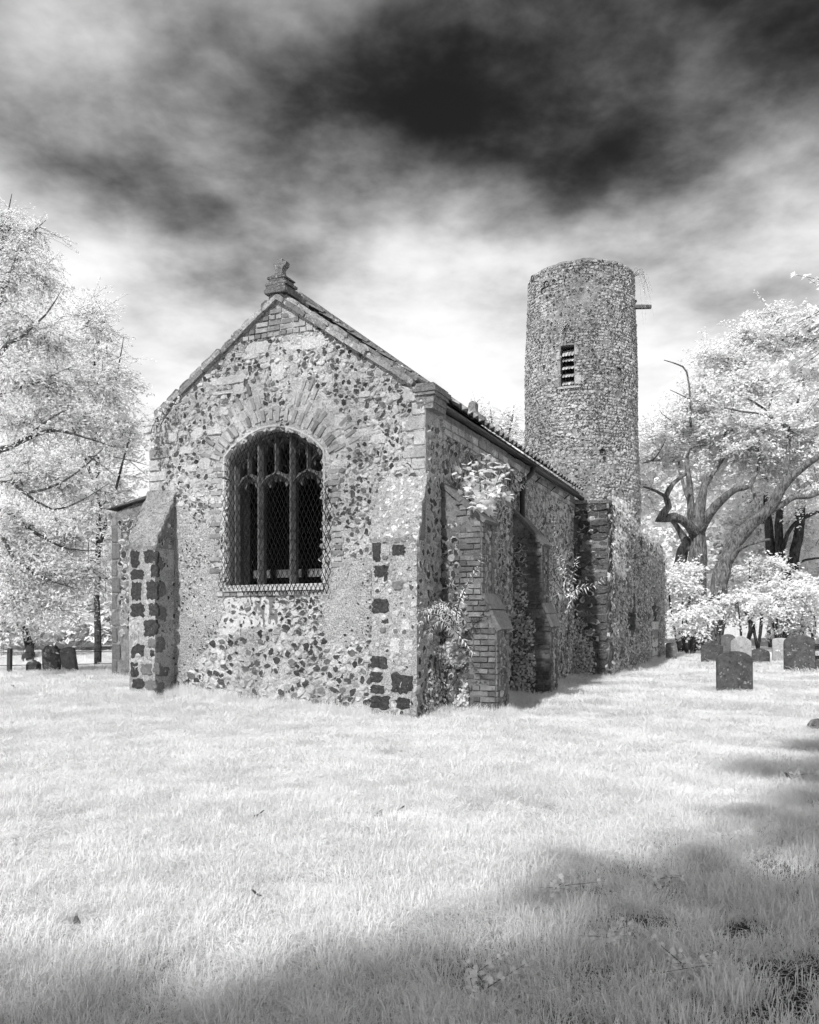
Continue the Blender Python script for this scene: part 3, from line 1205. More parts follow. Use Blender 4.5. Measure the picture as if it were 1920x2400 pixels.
# finial and coping of the west gable of the chancel
fin2 = empty('finial', (0, 0, 0))
fin2.parent = church
b = Buf()
V, T = prism([(APX - .3, APZ + .02), (APX + .3, APZ + .02), (APX + .22, APZ + .2), (APX - .2, APZ + .2)], WEST - .1, WEST + .4, None, .01, cr)
b.add(V, T)
V, T = prism([(APX - .13, APZ + .2), (APX + .14, APZ + .2), (APX + .08, APZ + .36), (APX + .10, APZ + .48), (APX + .03, APZ + .55), (APX - .07, APZ + .5), (APX - .09, APZ + .36)], WEST, WEST + .25, None, .015, cr)
b.add(V, T)
b.build('finial_stump', M['coping'], fin2)

# ---- window
window = empty('window', (0, 0, 0))
window.parent = church
YT = 0.15               # plane of the tracery


def sweep(path, w, d, y, closed=False, flat=0.3):
    """chamfered bar (pointed towards the outside) swept along a path in the wall plane"""
    n = len(path)
    prof = [(-w / 2, d), (-w / 2, d * .45), (-w * flat / 2, 0), (w * flat / 2, 0), (w / 2, d * .45), (w / 2, d)]
    V, T = [], []
    for i in range(n):
        a = path[max(i - 1, 0)]
        c = path[min(i + 1, n - 1)]
        tx, tz = c[0] - a[0], c[1] - a[1]
        l_ = math.hypot(tx, tz) or 1
        nx, nz = -tz / l_, tx / l_
        for (o, e) in prof:
            V.append((path[i][0] + nx * o, y + e, path[i][1] + nz * o))
    m = len(prof)
    for i in range(n - 1):
        for k in range(m):
            a, b_ = i * m + k, i * m + (k + 1) % m
            T += [(a, b_ + m, b_), (a, a + m, b_ + m)]
    for k in range(1, m - 1):
        T += [(0, k, k + 1), ((n - 1) * m, (n - 1) * m + k + 1, (n - 1) * m + k)]
    return V, T


def arch_z(x):
    for i in range(len(arch) - 1):
        if arch[i][0] <= x <= arch[i + 1][0]:
            u = (x - arch[i][0]) / (arch[i + 1][0] - arch[i][0] + 1e-9)
            return arch[i][1] + (arch[i + 1][1] - arch[i][1]) * u
    return arch[0][1]


def bar(name, path, w, d, y, mat='tracery', flat=0.3):
    b_ = Buf()
    V, T = sweep(path, w, d, y, False, flat)
    b_.add(V, T)
    return b_.build(name, M[mat], window)


# pale chamfered surround on the wall face
wx0, wx1 = win_l, win_r
ring = [(win_l, SILL)] + arch + [(win_r, SILL)]
bs = Buf()
n = len(ring)
V, T = [], []
for i, (x, z) in enumerate(ring):
    a, c = ring[max(i - 1, 0)], ring[min(i + 1, n - 1)]
    tx, tz = c[0] - a[0], c[1] - a[1]
    l_ = math.hypot(tx, tz)
    nx, nz = -tz / l_, tx / l_
    for (o, y) in ((0.055, 0.02), (0.048, -0.018), (0.02, -0.018), (-0.02, 0.05), (-0.02, 0.3)):
        V.append((x + nx * o, y, z + nz * o))
for i in range(n - 1):
    for k in range(4):
        a = i * 5 + k
        T += [(a, a + 1, a + 6), (a, a + 6, a + 5)]
bs.add(V, np.array(T)[:, ::-1])
bs.build('surround', M['surround'], window)
# outer frame of the tracery
bar('tracery_frame', [(win_l + .06, SILL)] + [(x + (0.05 if x < apx_w[0] - .25 else -0.05 if x > apx_w[0] + .25 else 0), z - .045) for x, z in arch] + [(win_r - .06, SILL)], 0.085, 0.16, YT)
mx = [on_y(609, 1200, .17)[0], on_y(684, 1200, .17)[0]]
cells = [(win_l + .08, mx[0]), (mx[0], mx[1]), (mx[1], win_r - .08)]
for x in mx:
    bar('mullion', [(x, SILL - .01), (x, arch_z(x) - .03)], 0.10, 0.15, YT - .02)
spring = on_y(640, 1137, .17)[1]
for (x0, x1) in cells:
    xm, hw = (x0 + x1) / 2, (x1 - x0) / 2
    pth = []
    for k in range(17):
        t = -1 + k / 8
        pth.append((xm + t * hw, spring + (1 - abs(t) ** 1.9) * 0.17 + (0.03 if abs(t) < .06 else 0)))
    bar('light_head', pth, 0.06, 0.12, YT + .01)
    apex = spring + 0.2
    bar('upper_mullion', [(xm, apex), (xm, arch_z(xm) - .05)], 0.06, 0.12, YT + .01)
    # cusps of the light head
    for t, s, h in ((-.62, 1, .13), (-.25, 1, .10), (.25, -1, .10), (.62, -1, .13)):
        xx = xm + t * hw
        zz = spring + (1 - abs(t) ** 1.9) * 0.17
        V, T = prism([(xx - .075, zz + .0), (xx + .075, zz + .0), (xx + s * .035, zz - h)], YT + .09, YT + .16)
        link('cusp', tri_mesh('cusp', V, T), window, M['tracery'])
    # spandrels: solid stone beside the heads
    for s in (-1, 1):
        V, T = prism([(xm + s * hw * 1.02, spring + .01), (xm + s * hw * 1.02, spring + .17), (xm + s * hw * .5, spring + .165), (xm + s * hw * .8, spring + .09)], YT + .1, YT + .17)
        link('spandrel', tri_mesh('spandrel', V, T), window, M['tracery'])
    # small heads of the upper lights
    for s in (-1, 1):
        xa, xb = (x0, xm) if s < 0 else (xm, x1)
        xc, hh = (xa + xb) / 2, (xb - xa) / 2
        top = min(arch_z(xa + .02), arch_z(xb - .02)) - .05
        pth = [(xc + (-1 + k / 4) * hh, top - .17 + (1 - abs(-1 + k / 4) ** 1.7) * .14) for k in range(9)]
        bar('upper_light_head', pth, 0.05, 0.14, YT + .06)
        for t in (-.6, .6):
            xx = xc + t * hh
            V, T = prism([(xx - .035, top - .09), (xx + .035, top - .09), (xx - t * .05, top - .2)], YT + .1, YT + .15)
            link('cusp', tri_mesh('cusp', V, T), window, M['tracery'])
        V, T = prism([(xa, top - .1), (xc, top - .0), (xb, top - .1), (xb, top + .12), (xa, top + .12)], YT + .12, YT + .17)
        link('spandrel', tri_mesh('spandrel', V, T), window, M['tracery'])
# sill with a board behind it
b = Buf()
V, T = prism([(win_l - .03, SILL - .09), (win_r + .03, SILL - .09), (win_r + .03, SILL + .0), (win_l - .03, SILL + .0)], -0.045, 0.5, None, .004, cr)
b.add(V, T)
b.build('sill', M['ashlar'], window)
for (x0, x1) in cells:
    b = Buf()
    V, T = prism([(x0 + .05, SILL + .13), (x1 - .05, SILL + .13), (x1 - .05, SILL + .25), (x0 + .05, SILL + .25)], 0.52, 0.56)
    b.add(V, T)
    b.build('cross_board', M['wood'], window)
# wire guard: diamond mesh on a plane in front of the window
guard_px = [(509, 1393), (514, 1340), (518, 1290), (519, 1225), (523, 1152), (530, 1150), (530, 1078)] + arch_px[2:-1] + [(757, 1128), (772, 1132), (778, 1190), (779, 1290), (776, 1350), (770, 1404), (700, 1400), (620, 1396), (540, 1394)]
gp = [on_y(x, y, -0.06) for x, y in guard_px]
gb = Buf()
dw, dh = 0.074, 0.152
gx0, gx1 = min(p[0] for p in gp), max(p[0] for p in gp)
gz0, gz1 = min(p[1] for p in gp), max(p[1] for p in gp)
cx_, cz_ = gx0, gz0


def warp(x, z):
    return x + .012 * math.sin(z * 3.1 + x * 1.7) + .006 * math.sin(z * 11 + x * 5), -0.06 - .02 * math.sin(x * 2.2) * math.sin(z * 1.9), z + .01 * math.sin(x * 4.3)


for fam in (-1, 1):
    nline = int((gx1 - gx0) / dw + (gz1 - gz0) / dh) + 4
    for k in range(-nline, nline):
        seg = []
        m = int((gz1 - gz0) / (dh / 2)) + 1
        for i in range(m + 1):
            z = gz0 + i * dh / 2
            x = gx0 + k * dw + fam * i * dw / 2
            if inside(gp, x, z):
                x_, y_, z_ = warp(x, z)
                # the two wires hook round each other at each crossing
                seg.append((x_ - fam * .004, y_ + (.004 if (i + k) % 2 else -.004) * fam, z_))
            else:
                if len(seg) > 1:
                    gb.tube(seg, 0.0042, 4, False)
                seg = []
        if len(seg) > 1:
            gb.tube(seg, 0.0042, 4, False)
gb.build('wire_guard', M['wire'], window)

# ---- buttresses on the gable
def gable_buttress(x0, x1, d, z_low, z_top, capm, stones, seed, name_label):
    """projects d from the gable, with one tall sloping cap"""
    but = empty('buttress', (0, 0, 0))
    but.parent = church
    tag(but, name_label)
    fr = east_frame(-d)
    core = wall_panel('buttress_face', fr, [(x0, -.25), (x1, -.25), (x1, z_low), (x0, z_low)], [], M['gable'], but, 0.06, d - .01, 0.012, seed,
                      lambda a, z: {'roughcast': 1.0 if mnoise.noise(Vector((a * 3, z * 2, seed))) > -.35 else 0.0, 'plaster': 0.55 if mnoise.noise(Vector((a * 4, z * 3, seed + 5))) > 0.15 else 0.0, 'drip': 0.0})
    # cap: a thick rendered slope, lumpy and broken at the edges
    n, mm = 20, 14
    V, T = [], []
    o = 0.03
    for i in range(n):
        t = i / (n - 1)
        for j in range(mm):
            u = j / (mm - 1)
            e = (j in (0, mm - 1)) or i == 0
            q = Vector((u * 4 + seed, t * 8, 2.0))
            h = .022 * mnoise.noise(q * 1.2) + .012 * mnoise.noise(q * 3.1) + (cr.uniform(-.02, .008) if e else 0)
            V.append((x0 - o + (x1 - x0 + 2 * o) * u + (cr.uniform(-.014, .014) if e else 0), -d - .04 + (d + .04) * t + (cr.uniform(-.015, .02) if i == 0 else 0) - h * .9, z_low + .03 + (z_top - z_low) * t + h * .5))
    for i in range(n - 1):
        for j in range(mm - 1):
            a = i * mm + j
            T += [(a, a + 1, a + mm + 1), (a, a + mm + 1, a + mm)]
    top = len(V)
    V2 = [(x, y + .02, z - .055) for x, y, z in V]
    T2 = [(a + top, c + top, b_ + top) for a, b_, c in T]
    edge = [(j, j + 1) for j in range(mm - 1)] + [(i * mm + mm - 1, i * mm + 2 * mm - 1) for i in range(n - 1)] + [((i + 1) * mm, i * mm) for i in range(n - 1)]
    TE = []
    for a, b_ in edge:
        TE += [(b_, a, a + top), (b_, a + top, b_ + top)]
    link('cap_slope', tri_mesh('cap_slope', V + V2, T + T2 + TE), but, M[capm])
    # the two triangular cheeks under the cap
    for s, x in ((-1, x0 + .01), (1, x1 - .01)):
        V = [(x, -d, z_low - .02), (x, 0.01, z_low - .02), (x, 0.01, z_top - .02), (x - s * .1, -d, z_low - .02), (x - s * .1, 0.01, z_low - .02), (x - s * .1, 0.01, z_top - .02)]
        T = [(0, 1, 2), (3, 5, 4), (0, 2, 5), (0, 5, 3)]
        if s > 0:
            pass
        link('cheek', tri_mesh('cheek', V, T), but, M['mortar'])
    for (a0, a1, b0, b1, m_) in stones:
        rough_stone('stone_block', fr, a0, a1, b0, b1, m_, but, cr, 0.006 if m_ == 'dark_stone' else 0.012, 0.16, 0.17, 24)
    return but, fr


def stones_from(rects, ox, oy, sc, y0):
    out = []
    for (x0, y0_, x1, y1_, m_) in rects:
        q = zrect(x0, y0_, x1, y1_, ox, oy, sc)
        a, c = on_y(q[0], q[3], y0), on_y(q[2], q[1], y0)
        out.append((a[0], c[0], a[1], c[1], m_))
    return out


D_, G_, P_ = 'dark_stone', 'grey_stone', 'pale_stone'
lst = stones_from([(203, 428, 267, 555, D_), (300, 425, 395, 525, D_), (205, 565, 300, 645, D_), (350, 535, 402, 625, D_), (210, 655, 283, 790, D_), (317, 648, 397, 785, D_), (205, 812, 303, 912, D_),
                   (335, 815, 400, 905, D_), (300, 935, 398, 1050, D_), (212, 1112, 305, 1210, D_), (345, 1150, 378, 1200, D_), (205, 1242, 262, 1340, D_), (375, 1240, 415, 1330, G_),
                   (280, 1250, 360, 1330, G_), (330, 1070, 385, 1130, G_), (215, 1360, 300, 1430, D_), (310, 1370, 390, 1440, G_)], 240, 1150, 3.08, -0.445)
lbut, lfr = gable_buttress(-4.73, -4.23, 0.445, 2.45, 3.36, 'cap', lst, 21, 'buttress of pale render chequered with dark stone blocks')
lst = stones_from([(275, 502, 335, 645, D_), (290, 668, 385, 750, D_), (415, 525, 505, 600, D_), (275, 902, 395, 1000, D_), (345, 600, 385, 630, G_), (415, 780, 490, 840, G_), (262, 1300, 385, 1385, D_),
                   (260, 1412, 345, 1485, D_), (405, 1422, 562, 1562, D_), (262, 1505, 355, 1562, D_), (262, 1582, 400, 1668, D_), (440, 1592, 540, 1670, D_), (340, 1040, 390, 1075, D_), (330, 1100, 370, 1140, G_),
                   (400, 1180, 470, 1280, P_), (500, 1190, 560, 1270, P_), (480, 1050, 540, 1120, P_)], 780, 1100, 2.974, -0.3)
rbut, rfr = gable_buttress(-0.66, 0.0, 0.30, 2.42, 3.30, 'cap_lichen', lst, 22, 'corner buttress with white lichen on its cap')


# flank of the left buttress: grey stones bonded into the corner, a few flints
ff_ = south_frame(-4.23)
for (z, h, w) in ((2.12, .2, .2), (1.72, .22, .24), (1.36, .2, .26), (.86, .24, .22), (.5, .16, .3), (.22, .2, .2)):
    rough_stone('stone_block', ff_, -.44, -.44 + w, z, z + h, 'grey_stone', lbut, cr, .01, .25, .14, 16)
flints.add(ff_, pack(-.4, -.02, .1, 2.9, lambda a, b_: .024 if b_ < 2.4 + (a + .44) * 2 and RNG.random() < .5 else None, 500, cr, 1.1, 1.1), lbut, cr, 1.1, .5, pick_gable)


def r_but(a, b_):
    return 0.03 if RNG.random() < .35 else None


bpts = [p for p in pack(-0.62, -0.04, 0.05, 2.35, r_but, 900, cr, 1.2, 1.0) if not any(s[0] - .02 < p[0] < s[1] + .02 and s[2] - .02 < p[1] < s[3] + .02 for s in lst)]
flints.add(rfr, bpts, rbut, cr, 1.2, 0.4, pick_gable)
# large flints on the right flank of the right buttress and at the foot of both
fl = south_frame(0.0)
flints.add(south_frame(-0.002), pack(-0.28, 0.0, 0.1, 2.4, lambda a, z: .04, 300, cr, 1.1, .9), rbut, cr, 1.1, .4)

# ---- side wall flints: denser, knapped and darker
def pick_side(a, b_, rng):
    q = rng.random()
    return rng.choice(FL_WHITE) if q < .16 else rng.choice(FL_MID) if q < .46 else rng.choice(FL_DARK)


def r_side(a, b_):
    if b_ > 4.0:
        return None
    if .55 < a < 1.1 and b_ < 3.2 or 4.0 < a < 4.52 and b_ < 3.3:
        return None
    return 0.045 if a < 4 else 0.05


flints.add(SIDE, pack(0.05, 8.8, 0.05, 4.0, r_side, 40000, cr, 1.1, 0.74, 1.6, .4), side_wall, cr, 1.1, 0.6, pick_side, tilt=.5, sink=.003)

# stone corbel course under the eaves
t = 0.5
while t < 8.9:
    w = cr.uniform(.26, .42)
    place_block('eaves_stone', SIDE, t + w / 2, 4.12, w - .012, 0.10, 0.2, 0, 'ashlar', side_wall, cr, proud=0.06 + cr.uniform(-.01, .01))
    place_block('eaves_stone', SIDE, t + w / 2 + .1, 4.02, w - .012, 0.085, 0.2, 0, 'ashlar', side_wall, cr, proud=0.035 + cr.uniform(-.01, .01))
    t += w

# ---- side buttresses, two stages with sloping tops
side_brick_n = 0


def side_buttress(t0, wid, s_up, s_lo, z1w, z1, z2w, z2, mats, joined, label, seed):
    but = empty('buttress', (0, 0, 0))
    but.parent = church
    tag(but, label)
    # profile in (x, z), solid
    prof = [(-.02, -.25), (s_lo, -.25), (s_lo, z2), (s_up, z2w), (s_up, z1), (-.02, z1w)]
    V, T = prism(prof, t0, t0 + wid, None, 0.0)
    bm = bmesh.new()
    vs_ = [bm.verts.new(v) for v in V]
    n = len(prof)
    bm.faces.new([vs_[k] for k in range(n)][::-1])
    bm.faces.new([vs_[n + k] for k in range(n)])
    for k in range(n):
        bm.faces.new((vs_[k], vs_[(k + 1) % n], vs_[n + (k + 1) % n], vs_[n + k]))
    bmesh.ops.recalc_face_normals(bm, faces=bm.faces)
    bmesh.ops.subdivide_edges(bm, edges=bm.edges, cuts=9, use_grid_fill=True)
    bmesh.ops.triangulate(bm, faces=bm.faces)
    for v in bm.verts:
        q = v.co * 5
        v.co += Vector((mnoise.noise(q), mnoise.noise(q + Vector((9, 0, 0))), 0)) * .022
    me = bpy.data.meshes.new('buttress_core')
    bm.to_mesh(me)
    bm.free()
    core = link('buttress_core', me, but, M['mortar_dark'])
    fe = east_frame(t0)
    fs = south_frame
    rng = random.Random(seed)
    # east face brickwork: outer brick quoin, the upper stage all brick
    z = 0.0
    row_ = 0
    while z < z1w - .1:
        outer = s_lo if z < z2 else (s_lo + (s_up - s_lo) * (z - z2) / (z2w - z2) if z < z2w else s_up if z < z1 else s_up * (z1w - z) / (z1w - z1))
        outer -= 0.004
        inner = outer - (.46 if row_ % 2 else .36) if z < z2w else .22 + .06 * (row_ % 2)
        inner = max(inner, 0.02)
        x = outer
        k = 0
        while x > inner + .05:
            w = (0.215 if (k + row_) % 2 else 0.105) * rng.uniform(.95, 1.05)
            w = min(w, x - inner)
            if w > .05 and rng.random() > .10:
                place_block('brick', fe, x - w / 2, z + .035, w - .012, .063, .05, rng.gauss(0, .02), mats[0], but, rng, joined, proud=.016 + rng.uniform(-.012, .012))
            x -= w
            k += 1
        # brick edges on the outer face
        if z < z2 - .03 or (z2w < z < z1 - .05):
            ff = fs(s_lo if z < z2 else s_up)
            for tt, ww in ((t0 + .06 + .03 * (row_ % 2), .11 + .05 * (row_ % 2)), (t0 + wid - .06 - .03 * ((row_ + 1) % 2), .11 + .05 * ((row_ + 1) % 2))):
                place_block('brick', ff, tt, z + .035, ww, .063, .05, rng.gauss(0, .012), mats[0], but, rng, True, proud=.015 + rng.uniform(-.006, .006))
        z += .078
        row_ += 1
    # flints: inner panel of the east face, and the outer face
    flints.add(fe, pack(.04, max(.22, s_lo - .42), .05, z1, lambda a, b_: .048 if b_ < z2w or a < .24 else None, 1200, rng, 1.1, .8, 1.4, .5), but, rng, 1.1, .45, lambda a, b_, r_: r_.choice(FL_DARK) if r_.random() < .7 else r_.choice(FL_MID))
    flints.add(fs(s_lo), pack(t0 + .16, t0 + wid - .16, .05, z2 - .05, lambda a, b_: .045, 400, rng, 1.0, .9), but, rng, 1.0, .4, pick_side)
    flints.add(fs(s_up), pack(t0 + .16, t0 + wid - .16, z2w, z1 - .05, lambda a, b_: .045, 400, rng, 1.0, .9), but, rng, 1.0, .4, pick_side)
    # sloping cap slabs
    for (xa, za, xb, zb) in ((-.02, z1w, s_up, z1), (s_up, z2w, s_lo, z2)):
        ln = math.hypot(xb - xa, zb - za)
        dx, dz = (xb - xa) / ln, (zb - za) / ln
        nx, nz = -dz, dx
        if nz < 0:
            nx, nz = -nx, -nz
        cuts = [0, ln * .5, ln + .05]
        for i in range(2):
            a, c = cuts[i], cuts[i + 1] - .008
            q = [(xa + dx * a + nx * .004, za + dz * a + nz * .004), (xa + dx * c + nx * .004, za + dz * c + nz * .004), (xa + dx * c + nx * .06, za + dz * c + nz * .06), (xa + dx * a + nx * .06, za + dz * a + nz * .06)]
            V, T = prism(q[::-1], t0 - .03, t0 + wid + .03, None, .006, rng)
            link('cap_stone', tri_mesh('cap_stone', V, T), but, M[mats[1]])
    return but


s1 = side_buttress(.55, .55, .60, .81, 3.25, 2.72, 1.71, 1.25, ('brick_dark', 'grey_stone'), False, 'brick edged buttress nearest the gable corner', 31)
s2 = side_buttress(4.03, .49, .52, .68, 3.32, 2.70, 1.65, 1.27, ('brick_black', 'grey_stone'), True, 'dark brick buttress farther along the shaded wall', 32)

# ---- roof
roof = empty('roof', (0, 0, 0))
roof.parent = church
e_s, e_z = 0.19, 4.33
r_s, r_z = APX, 6.20
sl = math.hypot(e_s - r_s, r_z - e_z)
ddx, ddz = (e_s - r_s) / sl, (e_z - r_z) / sl       # down the slope
nnx, nnz = -ddz, ddx
b = Buf()
V, T = prism([(r_s, r_z - .02), (r_s, r_z - .14), (e_s - .25, e_z + .02), (e_s - .05, e_z - .03), (e_s - .05, e_z + .0)], .42, 8.9)
b.add(V, T)
n_s = SL - .2
V, T = prism([(r_s, r_z - .12), (r_s, r_z - .24), (n_s, e_z - .06), (n_s, e_z + .02)], .42, 8.9)
b.add(V, T)
b.build('roof_deck', M['wood'], roof)
# pantile: S-shaped section, one mesh shared by all tiles


def tile_mesh():
    V, T = [], []
    w, l_ = 0.25, 0.37
    m = 7
    for lev, th in ((0, 0.0), (1, 0.018)):
        for v_ in (0, 1):
            for k in range(m):
                u = k / (m - 1)
                h = 0.034 * math.sin(u * 2 * math.pi) + .018
                V.append((u * w, v_ * l_, h + th + (.028 if v_ else 0)))      # x along eave, y down the slope, z out
    def q(lev, v_, k):
        return lev * 2 * m + v_ * m + k
    for k in range(m - 1):
        T += [(q(1, 0, k), q(1, 1, k), q(1, 1, k + 1)), (q(1, 0, k), q(1, 1, k + 1), q(1, 0, k + 1))]
        T += [(q(1, 1, k), q(0, 1, k), q(0, 1, k + 1)), (q(1, 1, k), q(0, 1, k + 1), q(1, 1, k + 1))]
    me = tri_mesh('tile', V, T)
    me.materials.append(M['tile'])
    return me, np.array(V), np.array(T)


tme, tV, tT = tile_mesh()
tb = Buf()
ncol = 33
nrow = int(sl / .30)
for rr_ in range(nrow):
    for c_ in range(ncol):
        d0 = sl + .05 - .37 - rr_ * .30 + cr.uniform(-.012, .012)
        cx3 = Vector((r_s + ddx * d0 + nnx * .01, .52 + c_ * .25 + cr.uniform(-.006, .006), r_z + ddz * d0 + nnz * .01))
        ex, ey, ez = Vector((0, 1, 0)), Vector((ddx, 0, ddz)), Vector((nnx, 0, nnz))
        mtx = Matrix(((ex.x, ey.x, ez.x, cx3.x), (ex.y, ey.y, ez.y, cx3.y), (ex.z, ey.z, ez.z, cx3.z), (0, 0, 0, 1))) @ Matrix.Rotation(cr.gauss(0, .02), 4, 'Z')
        if rr_ < 2:
            o = bpy.data.objects.new('tile', tme)
            COL.objects.link(o)
            o.parent = roof
            o.matrix_local = mtx
        else:
            A = np.array(mtx)
            tb.add(tV @ A[:3, :3].T + A[:3, 3], tT)
tag(tb.build('upper_tiles', M['tile'], roof), kind='stuff')
b = Buf()
b.tube([(r_s, .5, r_z + .04), (r_s, 8.8, r_z + .04)], .11, 8)
b.build('ridge_tile', M['tile'], roof)

# gutter and downpipe
gut = empty('gutter', (0, 0, 0))
gut.parent = church
b = Buf()
V, T = [], []
m = 9
for y in (4.6, 8.85):
    for k in range(m):
        a = math.pi + math.pi * k / (m - 1)
        V.append((.20 + .065 * math.cos(a), y, 4.20 + .065 * math.sin(a)))
for k in range(m - 1):
    T += [(k, k + 1, k + 1 + m), (k, k + 1 + m, k + m)]
b.add(V, T)
b.build('channel', M['iron'], gut)
b = Buf()
b.tube([(.20, 4.62, 4.16), (.20, 4.55, 4.06), (.17, 4.42, 3.98), (.11, 4.30, 3.90), (.10, 4.27, 3.78), (.10, 4.27, 2.9)], .05, 10)
b.build('downpipe', M['iron'], gut, True)
for z in (3.75, 3.2):
    b = Buf()
    b.tube([(.10, 4.27, z), (.10, 4.27, z - .1)], .062, 10)
    b.build('pipe_collar', M['iron'], gut)
for t in (5.4, 6.6, 7.8):
    b = Buf()
    b.tube([(.0, t, 4.02), (.14, t, 4.13)], .012, 5)
    b.build('gutter_bracket', M['iron'], gut)

# ---- wall of the north side annexe seen left of the gable
annexe = empty('north_wall_stub', (0, 0, 0))
annexe.parent = church
tag(annexe, 'flint wall stub with slates on top, left of the gable')
AY = 1.2
ax0 = on_y(262, 1300, AY)[0]
ztop = on_y(270, 1205, AY)[1]
af = east_frame(AY)
apoly = [(ax0, 0.1), (SL + .1, 0.1), (SL + .1, ztop + .3), (ax0 + .55, ztop + .16), (ax0 + .12, ztop + .03), (ax0, ztop - .1)]
apan = wall_panel('stub_face', af, apoly, [], M['mortar'], annexe, .09, .5, .02, 41)
for k in range(9):
    h = .3
    z = .35 + k * h
    if z > ztop - .3:
        break
    w = .2 if k % 2 else .13
    rough_stone('quoin_stone', af, ax0 + .005, ax0 + w, z + .01, z + h - .02, 'tracery' if k % 3 else 'grey_stone', annexe, cr, .012, .14, .08)


def r_ann(a, z):
    return .045 if inside(apoly, a, z) and a > ax0 + .2 and z > 1.1 and z < ztop - .05 else None


flints.add(af, pack(ax0, SL, .2, ztop, r_ann, 4000, cr, 1.15, .76, 1.6, .4), annexe, cr, 1.15, .5, pick_side)
for k in range(5):
    x = ax0 + .1 + k * .27
    z = ztop + .05 + (x - ax0) * .19
    V, T = prism([(x - .14, z), (x + .2, z + .06), (x + .2, z + .09), (x - .14, z + .03)], AY - .08, AY + .55, None, .008, cr)
    link('slate', tri_mesh('slate', V, T), annexe, M['slate'])
    V, T = prism([(x - .05, z + .035), (x + .22, z + .085), (x + .22, z + .11), (x - .05, z + .06)], AY - .05, AY + .55, None, .008, cr)
    link('slate', tri_mesh('slate', V, T), annexe, M['slate'])

# ---- ruined nave
nave = empty('ruined_nave', (0, 0, 0))
nave.parent = church
NS = 0.79
nf = east_frame(8.9)
npoly = [(-.3, -.25), (NS - .004, -.25), (NS - .004, 4.0), (NS - .15, 4.1), (.1, 4.12), (-.3, 4.1)]
nst = wall_panel('nave_east_stub', nf, npoly, [], M['mortar_stub'], nave, .07, .6, .05, 51, None, .035)
z = .0
k = 0
while z < 3.9:
    h = cr.uniform(.14, .26)
    w = (.36 if k % 2 else .22) * cr.uniform(.9, 1.15)
    rough_stone('quoin_stone', nf, NS - w, NS - .01, z + .008, z + h - .01, 'rubble_dark', nave, cr, .035, .2, .10, 16)
    if cr.random() < .6:
        rough_stone('quoin_stone', nf, NS - w - .3, NS - w - .03, z + .008, z + h - .01, 'dark_stone' if cr.random() < .4 else 'rubble_dark', nave, cr, .03, .3, .12, 16)
    z += h
    k += 1


def r_nst(a, z):
    return .055 if a < NS - .3 and z < 4.0 and RNG.random() < .8 else None


flints.add(nf, pack(.03, NS, 0, 4, r_nst, 900, cr, 1.3, .86), nst, cr, 1.3, .7, lambda a, b_, r_: r_.choice(FL_DARK) if r_.random() < .6 else r_.choice(FL_MID))
V, T = prism([(-.2, 4.1), (NS + .05, 4.05), (NS + .06, 4.14), (-.2, 4.2)], 8.84, 9.5, None, .02, cr)
link('wall_top_slab', tri_mesh('wall_top_slab', V, T), nave, M['cap'])
nsf = south_frame(NS)
tp = [on_x(px, py, NS) for px, py in [(1432, 1180), (1448, 1190), (1458, 1200), (1468, 1222), (1482, 1230), (1496, 1240), (1512, 1262), (1530, 1270), (1545, 1276), (1556, 1290)]]
ne = on_x(1558, 1400, NS)[0]
nspoly = [(8.91, -.5), (ne, -.5)] + [(min(a, ne), z) for a, z in tp[::-1]] + [(8.91, 4.05)]
hol = []
for (x0, y0, x1, y1) in [(1466, 1428, 1490, 1478), (1526, 1408, 1540, 1456)]:
    a, c = on_x(x0, y1, NS), on_x(x1, y0, NS)
    z0_, z1_ = on_x((x0 + x1) / 2, y1, NS)[1], on_x((x0 + x1) / 2, y0, NS)[1]
    hol.append([(a[0], z0_), (c[0], z0_), (c[0], z1_ - .15), ((a[0] + c[0]) / 2, z1_), (a[0], z1_ - .15)])
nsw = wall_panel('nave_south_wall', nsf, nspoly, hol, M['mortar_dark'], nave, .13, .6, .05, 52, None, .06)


def r_nsw(a, z):
    return .075 if inside(nspoly, a, z) and not any(inside(h, a, z) for h in hol) else None


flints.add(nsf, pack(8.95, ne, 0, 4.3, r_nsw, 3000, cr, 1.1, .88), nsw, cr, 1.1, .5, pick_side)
# pale jamb stones under the narrow west window
q = hol[1]
for k in range(6):
    z = q[0][1] - .28 * (k + 1)
    rough_stone('jamb_stone', nsf, q[0][0] + .03, q[1][0] - .05, z + .015, z + .27, 'ashlar' if k % 2 else 'pale_stone', nave, cr, .05, .08, .04)
b = Buf()
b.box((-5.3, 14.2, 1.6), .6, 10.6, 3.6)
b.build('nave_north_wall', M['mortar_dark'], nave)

for parent, bb in brick_bufs.values():
    tag(bb.build('brick_courses', M[[k for k in brick_bufs if brick_bufs[k][1] is bb][0][1]], parent), kind='stuff')


def seen_weight(q):
    # how large a flint shows from the lawn in front
    p = CH @ q[2].translation
    front = 1.0 if abs(q[2].col[1].xyz.normalized().y) > .7 else .75
    return front / max(p.y, 1)


flints.build(300, seen_weight)

# ------------------------------------------------------------------ round tower
TC = CH @ Vector((-2.36, 20.55, 0))
tower = empty('round_tower', (TC.x, TC.y, 0.0))
tag(tower, 'round flint tower with louvred belfry opening, open at the top', 'tower')
tf = Vector((-TC.x, -TC.y, 0)).normalized()
tr = Vector((-tf.y, tf.x, 0))
if tr.x < 0:
    tr = -tr
TTOP = 14.1
tw = random.Random(5)


def t_rad(z):
    return 2.14 - 0.19 * max(0.0, min(1.0, (z - 5.0) / 9.0)) + 0.02 * math.sin(z * 1.3)


